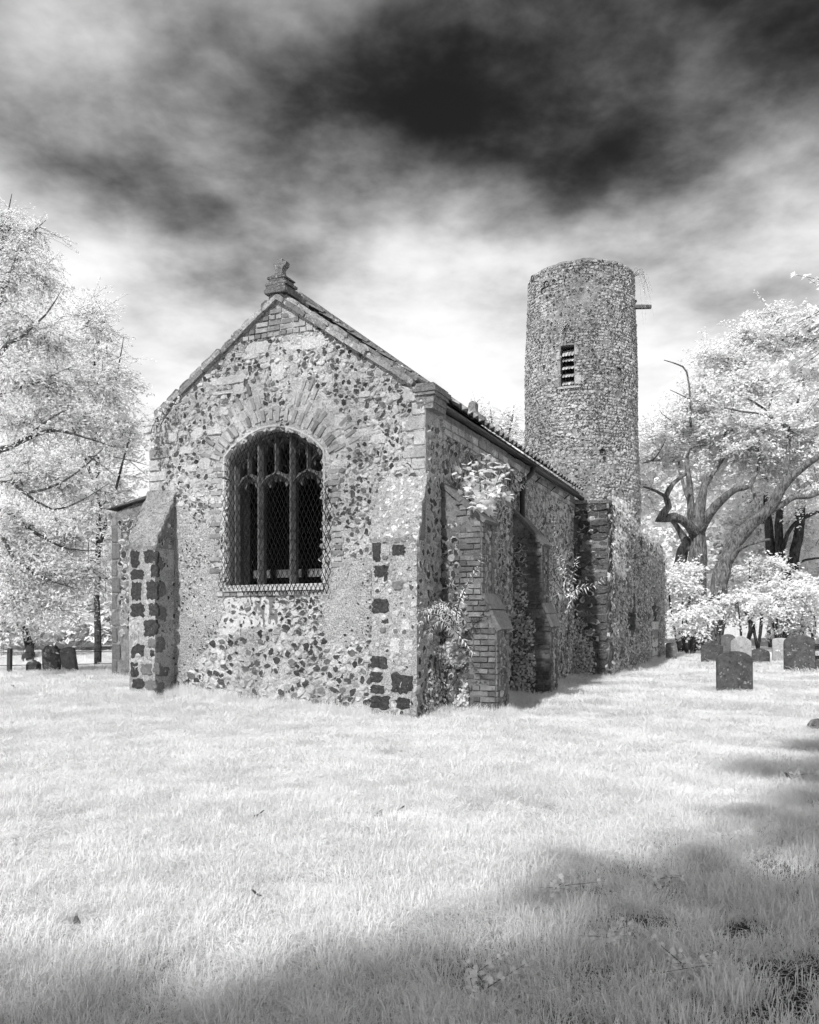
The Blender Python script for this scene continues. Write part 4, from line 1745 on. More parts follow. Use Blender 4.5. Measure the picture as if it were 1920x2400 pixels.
def t_frame(a, z):        # a: metres along the wall from the line that faces the lawn
    th = a / 2.08
    d = tf * math.cos(th) + tr * math.sin(th)
    ri = tr * math.cos(th) - tf * math.sin(th)
    return d * t_rad(z) + Vector((0, 0, z)), ri, d, Vector((0, 0, 1))


dT = math.hypot(TC.x, TC.y)


def t_pt(px, py):
    """point of the tower wall seen at a place of the photograph"""
    r = ray(px, py)
    c = Vector((TC.x, TC.y))
    d2 = Vector((r.x, r.y))
    A, B, C_ = d2.dot(d2), -2 * d2.dot(c), c.dot(c) - 2.05 ** 2
    disc = B * B - 4 * A * C_
    k = (-B - math.sqrt(max(disc, 0))) / (2 * A)
    q = CAM + r * k
    v = Vector((q.x - TC.x, q.y - TC.y, 0))
    return math.atan2(v.dot(tr), v.dot(tf)) * 2.08, q.z


wl, wb = t_pt(1314, 905)
wr, wt = t_pt(1346, 806)
wb = t_pt(1330, 905)[1]
na, nz_ = 110, 110
ths = sorted(list(np.linspace(-math.pi, math.pi, na, endpoint=False)) + [wl / 2.08, wr / 2.08])
zs = sorted(list(np.linspace(-.3, TTOP, nz_)) + [wb, wt])
V, T = [], []
for z in zs:
    for th in ths:
        p, ri, ou, up = t_frame(th * 2.08, z)
        q = Vector((math.cos(th) * 2, math.sin(th) * 2, z)) * 2.0
        rag = 0.0
        if z > TTOP - 1e-3:
            rag = .06 * mnoise.noise(q * .9) + .04 * mnoise.noise(q * 3) - .02
        V.append(p + ou * (.035 * mnoise.noise(q * .35) + .03 * mnoise.noise(q) + .02 * mnoise.noise(q * 2.7)) + up * rag)
n = len(ths)
for j in range(len(zs) - 1):
    for i in range(n):
        i2 = (i + 1) % n
        zc_, tc_ = (zs[j] + zs[j + 1]) / 2, (ths[i] + (ths[i2] if i2 else math.pi)) / 2
        if wb < zc_ < wt and wl / 2.08 < tc_ < wr / 2.08:
            continue
        a, b_, c_, d_ = j * n + i, j * n + i2, (j + 1) * n + i2, (j + 1) * n + i
        T += [(a, b_, c_), (a, c_, d_)]
# rim and inner face
o = len(V)
for z in (TTOP, TTOP - 5):
    for th in ths:
        p, ri, ou, up = t_frame(th * 2.08, z)
        V.append(p - ou * .7)
top = (len(zs) - 1) * n
for i in range(n):
    i2 = (i + 1) % n
    T += [(top + i, top + i2, o + i2), (top + i, o + i2, o + i), (o + i, o + i2, o + n + i2), (o + i, o + n + i2, o + n + i)]
shaft = link('shaft', tri_mesh('shaft', [tuple(v) for v in V], T, None, True), tower, M['tower_mortar'])

# belfry opening: jambs, louvres of rounded tiles
bel = empty('belfry_opening', (0, 0, 0))
bel.parent = tower
ww_, wh_ = wr - wl, wt - wb
b = Buf()
for (a0, a1, z0, z1) in ((wl - .05, wl, wb, wt), (wr, wr + .05, wb, wt), (wl, wr, wt - .02, wt + .04), (wl, wr, wb - .04, wb)):
    pts_ = []
    for dpt in (-.02, -.55):
        for (a, z) in ((a0, z0), (a1, z0), (a1, z1), (a0, z1)):
            p, ri, ou, up = t_frame(a, z)
            p2, _, o2, _ = t_frame((wl + wr) / 2, z)
            pts_.append(p + o2 * dpt)
    b.add([tuple(v) for v in pts_], [(0, 1, 2), (0, 2, 3), (4, 6, 5), (4, 7, 6), (0, 4, 5), (0, 5, 1), (1, 5, 6), (1, 6, 2), (2, 6, 7), (2, 7, 3), (3, 7, 4), (3, 4, 0)])
b.build('jamb', M['mortar_dark'], bel)
b = Buf()
pts_ = []
for (a, z) in ((wl - .1, wb - .1), (wr + .1, wb - .1), (wr + .1, wt + .1), (wl - .1, wt + .1)):
    p, ri, ou, up = t_frame(a, z)
    pts_.append(p - t_frame((wl + wr) / 2, z)[2] * .5)
b.add([tuple(v) for v in pts_], [(0, 1, 2), (0, 2, 3)])
b.build('light_blocker', M['interior'], bel)  # added dark panel that keeps daylight out behind the louvres
nrow_ = 5
for rI in range(nrow_):
    zt = wt - .10 - rI * (wh_ - .08) / nrow_
    hh = (wh_ - .08) / nrow_ * (.72 if rI else 1.0)
    ncol_ = 4
    for cI in range(ncol_):
        a = wl + .03 + (cI + .5) * (ww_ - .06) / ncol_
        w = (ww_ - .06) / ncol_ * .94
        p, ri, ou, up = t_frame((wl + wr) / 2, zt)
        base = t_frame(a, zt)[0]
        vv = []
        m = 7
        for lay in (0, -.022):
            vv += [base + ri * (-w / 2) + ou * (-.30 + lay) + up * .0, base + ri * (w / 2) + ou * (-.30 + lay)]
            for k in range(m):
                ang = math.pi * k / (m - 1)
                vv.append(base + ri * (w / 2 * math.cos(ang)) + ou * (-.06 + lay) + up * (-hh * .78 - hh * .2 * math.sin(ang)))
        c_ = m + 2
        T = []
        loop = [0, 1] + list(range(2, m + 2))
        for k in range(1, len(loop) - 1):
            T.append((loop[0], loop[k], loop[k + 1]))
            T.append((loop[0] + c_, loop[k + 1] + c_, loop[k] + c_))
        for k in range(len(loop)):
            a_, b2 = loop[k], loop[(k + 1) % len(loop)]
            T += [(a_, b2 + c_, b2), (a_, a_ + c_, b2 + c_)]
        link('louvre_tile', tri_mesh('louvre_tile', [tuple(v) for v in vv], T), bel, M['shingle'])
for (a0, a1, z0, z1) in ((wl - .22, wl - .01, wb, wb + .3), (wr + .01, wr + .25, wb + .02, wb + .36), (wr + .01, wr + .16, wt - .4, wt - .15), (wl - .15, wl - .01, wt - .5, wt - .2)):
    rough_stone('jamb_stone', t_frame, a0, a1, z0, z1, 'ashlar', bel, tw, .05, .2, .06)
rough_stone('sill_stone', t_frame, wl - .08, wr + .22, wb - .09, wb - .005, 'pale_stone', bel, tw, .07, .1, .04)

holes_t = [t_pt(1411, 1060), t_pt(1277, 664), t_pt(1243, 652), t_pt(1270, 680), t_pt(1450, 870)]
for (a, z) in holes_t:
    # putlog hole: a shallow cup, its dark colour standing in for the shade inside
    b = Buf()
    p, ri, ou, up = t_frame(a, z)
    for k in range(8):
        an, an2 = 2 * math.pi * k / 8, 2 * math.pi * (k + 1) / 8
        q = []
        for (t_, dp, rr) in ((an, .05, .12), (an2, .05, .12), (an2, -.02, .07), (an, -.02, .07)):
            q.append(tuple(p + ri * math.cos(t_) * rr + up * math.sin(t_) * rr + ou * dp))
        b.add(q, [(0, 1, 2), (0, 2, 3)])
        b.add([q[3], q[2], tuple(p + ou * .015)], [(0, 1, 2)])
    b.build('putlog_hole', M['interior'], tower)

tflints = Field('flint_tower')


def r_tow(a, z):
    if wl - .04 < a < wr + .04 and wb - .1 < z < wt + .03:
        return None
    for (ha, hz_) in holes_t:
        if (a - ha) ** 2 + (z - hz_) ** 2 < .02:
            return None
    return .062 + .018 * mnoise.noise(Vector((a * .6, z * .6, 2.0)))


def pick_tow(a, b_, rng):
    q = rng.random() + .22 * mnoise.noise(Vector((a * .9, b_ * .9, 7.0)))
    c = FL_WHITE if q < .33 else FL_MID if q < .64 else FL_DARK
    return rng.choice([k for k in c if k >= 24] if rng.random() < .8 else c)


# rough courses, row upon row
tpts = []
z = 3.2
while z < TTOP - .03:
    pitch = tw.uniform(.085, .125)
    a = -3.6 + tw.uniform(0, .1)
    while a < 3.6:
        big = tw.random() < .12
        rz_ = pitch * .5 * (tw.uniform(.8, 1.12) if not big else tw.uniform(1.25, 1.6))
        ra = rz_ * tw.uniform(.9, 1.7)
        zz = z + .03 * mnoise.noise(Vector((a * 1.5, z * .8, 5))) + tw.gauss(0, .012)
        if r_tow(a + ra, zz) and tw.random() > .05:
            tpts.append((a + ra, zz, rz_ * 1.02, ra / rz_))
        a += 2 * ra * .96
    z += pitch
for (a, z, r_, asp) in tpts:
    tflints.add(t_frame, [(a, z, r_)], shaft, tw, asp, .7, pick_tow, .22, sink=-.004)
tflints.build(300, lambda q: max(.1, (q[2].col[1].xyz.normalized()).dot(tf)))
# beam that sticks out of the tower's right side
a, z = t_pt(1478, 712)
p, ri, ou, up = t_frame(2.08 * R(76), z + .1)
b = Buf()
d = (ou * 1.0 + tr * .3 - up * .18).normalized()
b.tube([p - d * .3, p + d * .30, p + d * .62], [.085, .085, .075], 6)
b.build('timber_spout', M['wood'], tower)

# ------------------------------------------------------------------ headstones
def headstone(px0, px1, ytop, ybase, shape, mat, label, rz=-0.2, lean=0.0, thick=.10, roll=0.0, group=None, depth=None):
    c = ground_hit((px0 + px1) / 2, ybase)
    if depth:
        c = Vector(((px0 + px1) / 2 - CX, 0, 0)) * (depth / F)
        c.y = depth
        c.z = float(ground_z(c.x, depth))
    w = (px1 - px0) / F * c.y / max(.8, math.cos(rz))
    h = CAMZ - (ytop - HY) / F * c.y - c.z
    hw = w / 2
    out = []
    if shape == 'round':
        out = [(hw * math.cos(t), h - hw * .55 + hw * .55 * math.sin(t)) for t in np.linspace(0, math.pi, 15)]
    elif shape == 'shallow':
        out = [(hw * math.cos(t), h - hw * .3 + hw * .3 * math.sin(t)) for t in np.linspace(0, math.pi, 13)]
    elif shape == 'shoulder':
        out = [(hw, h - hw * .5), (hw * .8, h - hw * .5), (hw * .74, h - hw * .42)] + [(hw * .7 * math.cos(t), h - hw * .4 + hw * .4 * math.sin(t)) for t in np.linspace(.1, math.pi - .1, 9)] + [(-hw * .74, h - hw * .42), (-hw * .8, h - hw * .5), (-hw, h - hw * .5)]
    elif shape == 'ogee':
        out = [(hw, h - hw * .75), (hw * .95, h - hw * .55), (hw * .75, h - hw * .38), (hw * .5, h - hw * .22), (hw * .25, h - .03), (0, h), (-hw * .25, h - .03), (-hw * .5, h - hw * .22), (-hw * .75, h - hw * .38), (-hw * .95, h - hw * .55), (-hw, h - hw * .75)]
    elif shape == 'lobed':
        out = [(hw, h - .12), (hw * .92, h - .04), (hw * .7, h), (hw * .45, h - .02), (hw * .2, h - .06), (0, h - .03), (-hw * .25, h - .05), (-hw * .5, h - .01), (-hw * .75, h - .02), (-hw * .95, h - .09), (-hw, h - .16)]
    poly = [(-hw, -.15), (hw, -.15)] + list(out)
    n = len(poly)
    V, T = [], []
    bev = .018
    cz_ = h * .5
    for (y, s) in ((-thick / 2, 1), (-thick / 2 + bev, 0), (thick / 2 - bev, 0), (thick / 2, 1)):
        for (x, z) in poly:
            f = s * bev
            V.append((x * (1 - f / hw), y, z - (f if z > .3 * h else 0)))
    for lev in range(3):
        for k in range(n):
            a, b_ = lev * n + k, lev * n + (k + 1) % n
            T += [(a, b_, b_ + n), (a, b_ + n, a + n)]
    for k in range(1, n - 1):
        T += [(0, k + 1, k), (3 * n, 3 * n + k, 3 * n + k + 1)]
    o = link('headstone', tri_mesh('headstone', V, T), None, M[mat])
    o.location = c
    o.rotation_euler = (lean, roll, rz)
    tag(o, label, 'headstone', group or 'headstones in the churchyard')
    return o


headstone(1682, 1762, 1526, 1624, 'round', 'grave', 'nearest dark headstone with rounded top standing alone on the lawn', -.12, -.04, .12)
headstone(1645, 1693, 1501, 1558, 'shoulder', 'grave', 'dark squat headstone with curved shoulders, left behind the nearest headstone', -.2, -.02)
headstone(1691, 1722, 1486, 1556, 'round', 'grave_mid', 'tall narrow grey headstone between the squat dark stone and the pale pointed one', -.2)
headstone(1714, 1760, 1490, 1560, 'ogee', 'grave_pale', 'pale headstone with pointed curved top rising behind the nearest headstone', -.15)
headstone(1757, 1803, 1520, 1559, 'round', 'grave', 'low dark round topped headstone right of the nearest headstone', -.15)
headstone(1812, 1848, 1495, 1557, 'shallow', 'grave_pale', 'pale square headstone beside the big dark one', -.2)
headstone(1840, 1908, 1488, 1578, 'round', 'grave', 'big dark headstone with white flowers at its foot, by the right edge', -.12, -.02, .12)
headstone(1562, 1586, 1506, 1550, 'shallow', 'grave_mid', 'grey headstone close to the far end of the nave wall', -.2, 0, .1, 0)
headstone(101, 143, 1511, 1578, 'shoulder', 'grave', 'upright headstone with stepped rounded top left of the church', -.15, 0, .12, -.04)
headstone(149, 184, 1516, 1579, 'round', 'grave_mid', 'headstone leaning to the left beside the stepped one', -.1, .05, .1, -.13)
headstone(64, 94, 1547, 1580, 'ogee', 'grave', 'small low broken headstone at far left', -.2, 0, .16)
# low kerb stone in the grass on the left
c = ground_hit(230, 1572)
b = Buf()
V, T = prism([(-.15, -.05), (.15, -.05), (.13, .06), (.05, .11), (-.08, .10), (-.14, .05)], -.1, .1, None, .01, cr)
b.add(V, T)
o = b.build('foot_stone', M['grave'], None)
o.location = c
tag(o, 'small dark foot stone low in the grass left of the church', 'foot stone')
# table tomb at the right edge
c = ground_hit(1912, 1577)
tomb = empty('chest_tomb', c, -.15)
tag(tomb, 'stone chest tomb with ledger slab cut by the right edge', 'tomb')
zt = CAMZ - (1503 - HY) / F * c.y
b = Buf()
b.box((.3, .5, zt - .045), 1.25, 1.0, .09)
b.box((.3, .5, zt - .115), 1.12, .9, .05)
b.build('ledger_slab', M['grave_mid'], tomb)
b = Buf()
b.box((.3, .5, (zt - .14) * .5 - .05), .95, .75, zt - .14 + .1)
b.build('chest', M['grave'], tomb)
b = Buf()
b.box((.1, .08, zt - .33), .55, .1, .12)
b.build('panel', M['grave_pale'], tomb)
# stump at the right edge
c = ground_hit(1917, 1714)
b = Buf()
b.tube([c - Vector((0, 0, .1)), c + Vector((0, 0, .05)), c + Vector((.01, 0, .11)), c + Vector((.03, 0, .13))], [.16, .13, .09, .04], 11)
o = b.build('tree_stump', M['bark'], None)
tag(o, 'low weathered stump in the grass at the right edge', 'stump')

# fence on the left
fence = empty('wire_fence', ground_hit(22, 1584))
tag(fence, 'wire fence with wooden posts behind the left headstones', 'fence')
f0 = fence.location
fpos = [Vector((0, 0, 0)), Vector((-3.5, .2, 0)), Vector((3.1, 2.2, 0)), Vector((6.4, 4.4, 0))]
for q in fpos:
    b = Buf()
    zz = float(ground_z(f0.x + q.x, f0.y + q.y)) - f0.z
    hh = .52 if q.length < .1 else .85
    b.tube([q + Vector((0, 0, zz - .1)), q + Vector((.01, 0, zz + hh))], .05, 7)
    b.build('post', M['fence'], fence)
for h in (.2, .45):
    b = Buf()
    b.tube([fpos[1] + Vector((0, 0, h)), fpos[0] + Vector((0, -.05, h)), fpos[2] + Vector((0, 0, h - .05)), fpos[3] + Vector((0, 0, h))], .008, 4)
    b.build('wire', M['iron'], fence)

# ------------------------------------------------------------------ foliage
nr = np.random.default_rng(4)


def leaves(cent, length, wid=.5, up=.7, droop=0.0, dirs=None, fold=.25, rng=nr):
    """one folded leaf (two triangles) at each point; returns vertices, triangles, tone"""
    n = len(cent)
    nrm = rng.normal(size=(n, 3))
    nrm[:, 2] = np.abs(nrm[:, 2]) + up * 1.6
    nrm[:, :2] += np.array([to_sun.x, to_sun.y]) * up * 1.5      # leaves turn towards the light
    nrm /= np.linalg.norm(nrm, axis=1)[:, None]
    d = rng.normal(size=(n, 3)) if dirs is None else dirs + rng.normal(size=(n, 3)) * .35
    d[:, 2] -= droop
    d -= nrm * (d * nrm).sum(1)[:, None]
    d /= np.linalg.norm(d, axis=1)[:, None] + 1e-9
    s = np.cross(nrm, d)
    L_ = length * rng.uniform(.65, 1.3, n)[:, None]
    base = cent - d * L_ * .5
    tip = cent + d * L_ * .5 - nrm * L_ * .08
    l_ = cent + s * L_ * wid * .5 + nrm * L_ * fold * .4
    r_ = cent - s * L_ * wid * .5 + nrm * L_ * fold * .4
    V = np.stack([base, l_, tip, r_], 1).reshape(-1, 3)
    i = np.arange(n) * 4
    T = np.concatenate([np.stack([i, i + 2, i + 1], 1), np.stack([i, i + 3, i + 2], 1)])
    return V, T, np.repeat(rng.uniform(0, 1, n), 4)


def smooth_path(pts, rad, step):
    out, rr = [], []
    pts = [Vector(p) for p in pts]
    for i in range(len(pts) - 1):
        p0, p1, p2, p3 = pts[max(i - 1, 0)], pts[i], pts[i + 1], pts[min(i + 2, len(pts) - 1)]
        n = max(2, int((p2 - p1).length / step))
        for k in range(n):
            t = k / n
            out.append(.5 * ((2 * p1) + (p2 - p0) * t + (2 * p0 - 5 * p1 + 4 * p2 - p3) * t * t + (3 * p1 - p0 - 3 * p2 + p3) * t ** 3))
            rr.append(rad[i] + (rad[i + 1] - rad[i]) * t)
    out.append(pts[-1])
    rr.append(rad[-1])
    return out, rr


def tree(name, label, cat, base, limbs, blobs, leaf, seed, bark='bark', lmat='leaf', group=None, twig_r=.012, flat=.45, per=40, spread=.55, step=.5, droop=.2, twig=None, up=.7, wid=.55, shell=.55, bare=(), sprigs=6, keepout=None):
    """limbs: polylines with radii; blobs: (centre, radii, clusters); every cluster of leaves hangs on a twig that leads back to a limb"""
    rng = random.Random(seed)
    g = np.random.default_rng(seed)
    root = empty(name, base)
    tag(root, label, cat, group)
    base = Vector(base)
    tb_, tw_ = Buf(), Buf()
    nodes = []
    for pts, rad in limbs:
        p, r = smooth_path(pts, rad, step)
        wob = [q + Vector((mnoise.noise(q * 1.3), mnoise.noise(q * 1.3 + Vector((7, 0, 0))), 0)) * min(.1, rr * .5) for q, rr in zip(p, r)]
        r = [rr * (1 + .16 * mnoise.noise(q * 2.1) + .10 * mnoise.noise(q * 6.3)) for q, rr in zip(wob, r)]
        tb_.tube([tuple(q - base) for q in wob], r, 12 if max(r) > .12 else 6)
        nodes += [tuple(q) for q in wob[1:]]
    for pts, rad in bare:
        p, r = smooth_path(pts, rad, step)
        tw_.tube([tuple(q - base) for q in p], r, 5)
    cl = []
    for c, rad, k in blobs:
        c = Vector(c)
        for _ in range(k):
            v = Vector((rng.gauss(0, 1), rng.gauss(0, 1), rng.gauss(0, 1))).normalized() * (rng.random() ** shell)
            q = c + Vector((v.x * rad[0], v.y * rad[1], v.z * rad[2]))
            if keepout and keepout(q):
                continue
            if q.z > .25 + float(ground_z(q.x, q.y)):
                cl.append(q)
    nd = np.array(nodes) if nodes else np.array([tuple(base)])
    cl.sort(key=lambda q: float(np.min(((nd - np.array(q)) ** 2).sum(1))))
    cap = np.zeros((len(nd) + len(cl) * 8, 3))
    cap[:len(nd)] = nd
    m = len(nd)
    P_, D_ = [], []
    for q in cl:
        dv = cap[:m] - np.array(q)
        pen = (dv ** 2).sum(1) + 1.2 * np.maximum(0, dv[:, 2] - .2) ** 2
        j = int(np.argmin(pen))
        a = Vector(cap[j])
        dist = (q - a).length
        k = max(2, min(6, int(dist / .45)))
        mid = (a + q) / 2 + Vector((rng.gauss(0, .1), rng.gauss(0, .1), rng.gauss(.05, .08))) * dist
        path = []
        for i in range(k + 1):
            t = i / k
            path.append((a * (1 - t) ** 2 + mid * 2 * t * (1 - t) + q * t * t))
        r0 = twig_r * (1.0 + .9 * min(dist, 3))
        tw_.tube([tuple(x - base) for x in path], [r0 + (twig_r * .35 - r0) * (i / k) for i in range(k + 1)], 4, False)
        for x in path[1:]:
            if m < len(cap):
                cap[m] = x
                m += 1
        dirv = (q - a).normalized() if dist > 1e-3 else Vector((0, 0, 1))
        P_.append(q)
        D_.append(dirv)
    # leaves sit along drooping sprigs that fan out from the end of each twig
    ns, lps = sprigs, max(3, per // sprigs)
    Q = np.repeat(np.array([tuple(q) for q in P_]), ns, axis=0)
    D = np.repeat(np.array([tuple(q) for q in D_]), ns, axis=0)
    sd = g.normal(size=Q.shape) * np.array([1, 1, max(flat, .25)]) * 1.0 + D * .8
    sd /= np.linalg.norm(sd, axis=1)[:, None] + 1e-9
    sl_ = spread * 1.9 * g.uniform(.55, 1.25, len(Q))
    dz = np.zeros_like(Q)
    dz[:, 2] = -droop * sl_ * g.uniform(.4, 1.3, len(Q))

    def along(t):
        return Q + sd * (sl_ * t)[:, None] + dz * (t * t)[:, None]
    one = np.ones(len(Q))
    s1 = np.cross(sd, np.array([.13, .21, 1.0]))
    s1 /= np.linalg.norm(s1, axis=1)[:, None] + 1e-9
    s2 = np.cross(sd, s1)
    rings = []
    for t, rr in ((0, twig_r * .45), (.5, twig_r * .32), (1.0, twig_r * .12)):
        c0 = along(one * t)
        rings += [c0 + s1 * rr, c0 - s1 * rr * .5 + s2 * rr * .87, c0 - s1 * rr * .5 - s2 * rr * .87]
    SV = np.stack(rings, 1).reshape(-1, 3)
    tpl = []
    for lev in (0, 3):
        for k in range(3):
            a_, b2 = lev + k, lev + (k + 1) % 3
            tpl += [(a_, b2, b2 + 3), (a_, b2 + 3, a_ + 3)]
    ST = (np.arange(len(Q))[:, None, None] * 9 + np.array(tpl)[None]).reshape(-1, 3)
    tw_.add(SV - np.array(base), ST)
    Lc, Ld = [], []
    for k in range(lps):
        t = np.clip((k + .6 + g.uniform(-.4, .4, len(Q))) / lps, .03, 1.05)
        side = np.where(g.uniform(0, 1, len(Q)) < .5, -1.0, 1.0)[:, None]
        ld = sd * .6 + s1 * side * .8 + g.normal(size=Q.shape) * .3
        ld /= np.linalg.norm(ld, axis=1)[:, None] + 1e-9
        Lc.append(along(t) + ld * leaf * .5 + g.normal(size=Q.shape) * leaf * .25)
        Ld.append(ld)
    C_, dd = np.concatenate(Lc), np.concatenate(Ld)
    V, T, tone = leaves(C_, leaf, wid, up, droop, dd, .25, g)
    keep = None
    link('crown', tri_mesh('crown', V - np.array(base), T, {'tone': tone}), root, M[lmat])
    if tb_.n:
        tb_.build('trunk', M[bark], root, True)
    if tw_.n:
        tw_.build('branches', M[twig or bark], root, True)
    return root


def Z5(zx, zy, d):
    return P(1480 + zx / 2.157, 640 + zy / 2.157, d)


def Z6(zx, zy, d):
    return P(zx / 1.768, 420 + zy / 1.768, d)


def blob5(zx, zy, rx, rz, d, k, ry=None):
    s = d / F / 2.157
    return (Z5(zx, zy, d), (rx * s, (ry or rx) * s, rz * s), k)


def blob6(zx, zy, rx, rz, d, k, ry=None):
    s = d / F / 1.768
    return (Z6(zx, zy, d), (rx * s, (ry or rx) * s, rz * s), k)


def limb5(d, pts, unit=1.0):
    return [Z5(x, y, d + dd) for x, y, r, dd in pts], [r * d / F / 2.157 * unit for x, y, r, dd in pts]


def limb6(d, pts):
    return [Z6(x, y, d + dd) for x, y, r, dd in pts], [r * d / F / 1.768 for x, y, r, dd in pts]


# gnarled tree to the right of the tower
dA = 36.0
limbsA = [limb5(dA, [(300, 2000, 62, 0), (325, 1700, 52, 0), (335, 1450, 44, 0), (340, 1320, 38, 0), (345, 1180, 28, 0), (372, 1060, 16, 0), (374, 1018, 6, 0)]),
          limb5(dA, [(338, 1330, 30, 0), (290, 1275, 24, -.4), (215, 1232, 20, -.8), (135, 1245, 22, -1), (185, 1178, 16, -1), (172, 1130, 14, -1), (215, 1062, 12, -1), (275, 1015, 8, -.6)]),
          limb5(dA, [(172, 1130, 9, -1), (120, 1100, 7, -1.2), (62, 1080, 4, -1.4)]),
          limb5(dA, [(340, 1340, 28, 0), (390, 1220, 24, -.6), (470, 1140, 19, -1), (530, 1092, 14, -1.2), (600, 1080, 10, -1.2), (632, 1010, 5, -1.4)]),
          limb5(dA, [(320, 1330, 28, .2), (300, 1150, 18, .2), (284, 985, 12, .2), (296, 885, 8, .2), (380, 868, 5, 0)]),
          limb5(dA, [(296, 1400, 30, .3), (262, 1340, 22, .3), (215, 1265, 13, .5), (180, 1230, 7, .6)]),
          limb5(dA, [(300, 1160, 14, .3), (260, 1070, 10, .6), (240, 950, 6, 1)]),
          limb5(dA, [(360, 1100, 14, .2), (420, 1000, 10, .5), (500, 880, 7, .8), (540, 700, 5, 1)]),
          limb5(dA, [(250, 1500, 34, .6), (255, 1400, 28, .6), (270, 1370, 20, .5)])]
bareA = [limb5(dA, [(300, 780, 6, 0), (298, 640, 5, 0), (280, 500, 5, 0), (235, 462, 4, -.2), (165, 440, 2, -.3)]), limb5(dA, [(298, 640, 4, 0), (250, 615, 3, 0), (195, 590, 1.6, 0)]),
         limb5(dA, [(200, 745, 3, 0), (160, 715, 2, 0), (143, 695, 1.2, 0)]), limb5(dA, [(60, 960, 2, -1), (110, 945, 4, -1), (150, 890, 3, -1), (175, 840, 1.6, -1)]),
         limb5(dA, [(447, 905, 7, .4), (480, 800, 6, .5), (510, 700, 4, .6), (525, 620, 2, .7)])]
blobsA = [blob5(210, 800, 120, 90, dA + 1, 26), blob5(330, 760, 130, 100, dA + 1.5, 30), blob5(120, 930, 100, 100, dA + 1.5, 22), blob5(420, 830, 120, 90, dA + 1, 26),
          blob5(230, 960, 120, 70, dA + 2.5, 18), blob5(520, 930, 100, 70, dA + 1, 16), blob5(80, 1130, 60, 120, dA + 3, 16), blob5(400, 1050, 110, 60, dA + 3.0, 14)]
tree('gnarled_tree', 'old gnarled tree with twisted limbs and dead twigs, right of the tower', 'tree', ground_hit(1640, 1540) * 1.0, limbsA, blobsA, .17, 61, 'bark', 'leaf', 'trees round the churchyard', .012, .4, 130, .62, .5, .1, bare=bareA)

# leaning tree with the big domed crown
dB = 34.0
limbsB = [limb5(dB, [(400, 1950, 52, 0), (440, 1650, 44, 0), (475, 1450, 38, 0), (545, 1325, 34, 0), (690, 1200, 28, -.6), (760, 1085, 24, -1), (880, 970, 17, -1.5), (1000, 900, 10, -2)]),
          limb5(dB, [(690, 1205, 22, -.5), (770, 1165, 16, -.8), (830, 1130, 13, -1), (900, 1130, 12, -1.3), (1000, 1090, 9, -1.5)]),
          limb5(dB, [(480, 1480, 20, 0), (540, 1400, 12, -.5), (600, 1370, 8, -.8), (700, 1345, 5, -1)]),
          limb5(dB, [(600, 1280, 14, .5), (640, 1180, 10, 1), (600, 1060, 8, 1.5), (640, 1010, 8, 2), (650, 850, 7, 2.5), (690, 700, 6, 3), (730, 560, 5, 3)]),
          limb5(dB, [(760, 1085, 14, .2), (790, 950, 11, 1), (800, 800, 9, 2), (840, 650, 7, 2.5), (880, 500, 5, 3)]),
          limb5(dB, [(690, 700, 6, 3), (600, 640, 5, 3), (500, 600, 4, 3)]),
          limb5(dB, [(800, 800, 8, 2), (690, 720, 6, 1.5), (560, 700, 4, 1), (470, 680, 3, 1)])]
blobsB = [blob5(560, 330, 60, 50, dB + 4, 10), blob5(720, 230, 70, 40, dB + 5, 10), blob5(400, 430, 50, 40, dB + 3.5, 8), blob5(340, 640, 60, 40, dB + 3, 8), blob5(500, 470, 150, 70, dB + 4, 34), blob5(640, 370, 190, 75, dB + 5, 46), blob5(820, 310, 180, 80, dB + 5, 44), blob5(940, 300, 160, 90, dB + 5, 34), blob5(450, 600, 130, 60, dB + 3, 30),
          blob5(640, 560, 170, 50, dB + 3, 36), blob5(860, 500, 190, 60, dB + 3.5, 40), blob5(940, 680, 150, 70, dB + 2, 30), blob5(560, 760, 150, 60, dB + 2, 30), blob5(760, 780, 190, 70, dB + 2.5, 40),
          blob5(930, 860, 120, 70, dB + 2, 24), blob5(650, 900, 150, 60, dB + 2.5, 28), blob5(820, 950, 160, 60, dB + 2.5, 26), blob5(700, 1060, 140, 50, dB + 3, 18), blob5(900, 1080, 100, 60, dB + 2.5, 18)]
tree('domed_tree', 'tall domed tree with a thick limb leaning out to the right edge', 'tree', ground_hit(1665, 1545), limbsB, blobsB, .16, 62, 'bark', 'leaf', 'trees round the churchyard', .013, .32, 130, .62, .5, .25, twig='twig')

# three dark stems farther right
dC = 42.0
limbsC = [limb5(dC, [(735, 2000, 40, 0), (722, 1650, 34, 0), (705, 1450, 24, 0), (690, 1230, 20, 0), (680, 1100, 14, 0), (700, 900, 8, 0)]),
          limb5(dC, [(730, 1600, 26, -.3), (750, 1430, 22, -.3), (745, 1230, 18, -.3), (770, 1050, 12, -.3), (790, 850, 7, 0)]),
          limb5(dC, [(790, 2000, 36, -.6), (805, 1560, 30, -.6), (840, 1350, 24, -.6), (862, 1150, 20, -.6), (890, 950, 12, -.5), (930, 760, 7, 0)]),
          limb5(dC, [(745, 1500, 10, -.8), (790, 1320, 10, -.8), (850, 1250, 10, -1), (960, 1200, 8, -1.2)]),
          limb5(dC, [(820, 1480, 8, -.8), (880, 1450, 6, -1), (960, 1440, 5, -1)])]
blobsC = [blob5(620, 1230, 140, 120, dC + 3, 30), blob5(780, 1000, 170, 90, dC + 2, 34), blob5(920, 1000, 120, 100, dC + 2, 26), blob5(900, 1330, 120, 120, dC + 3, 30), blob5(560, 1120, 140, 60, dC + 2, 20), blob5(760, 1250, 160, 90, dC + 3, 26)]
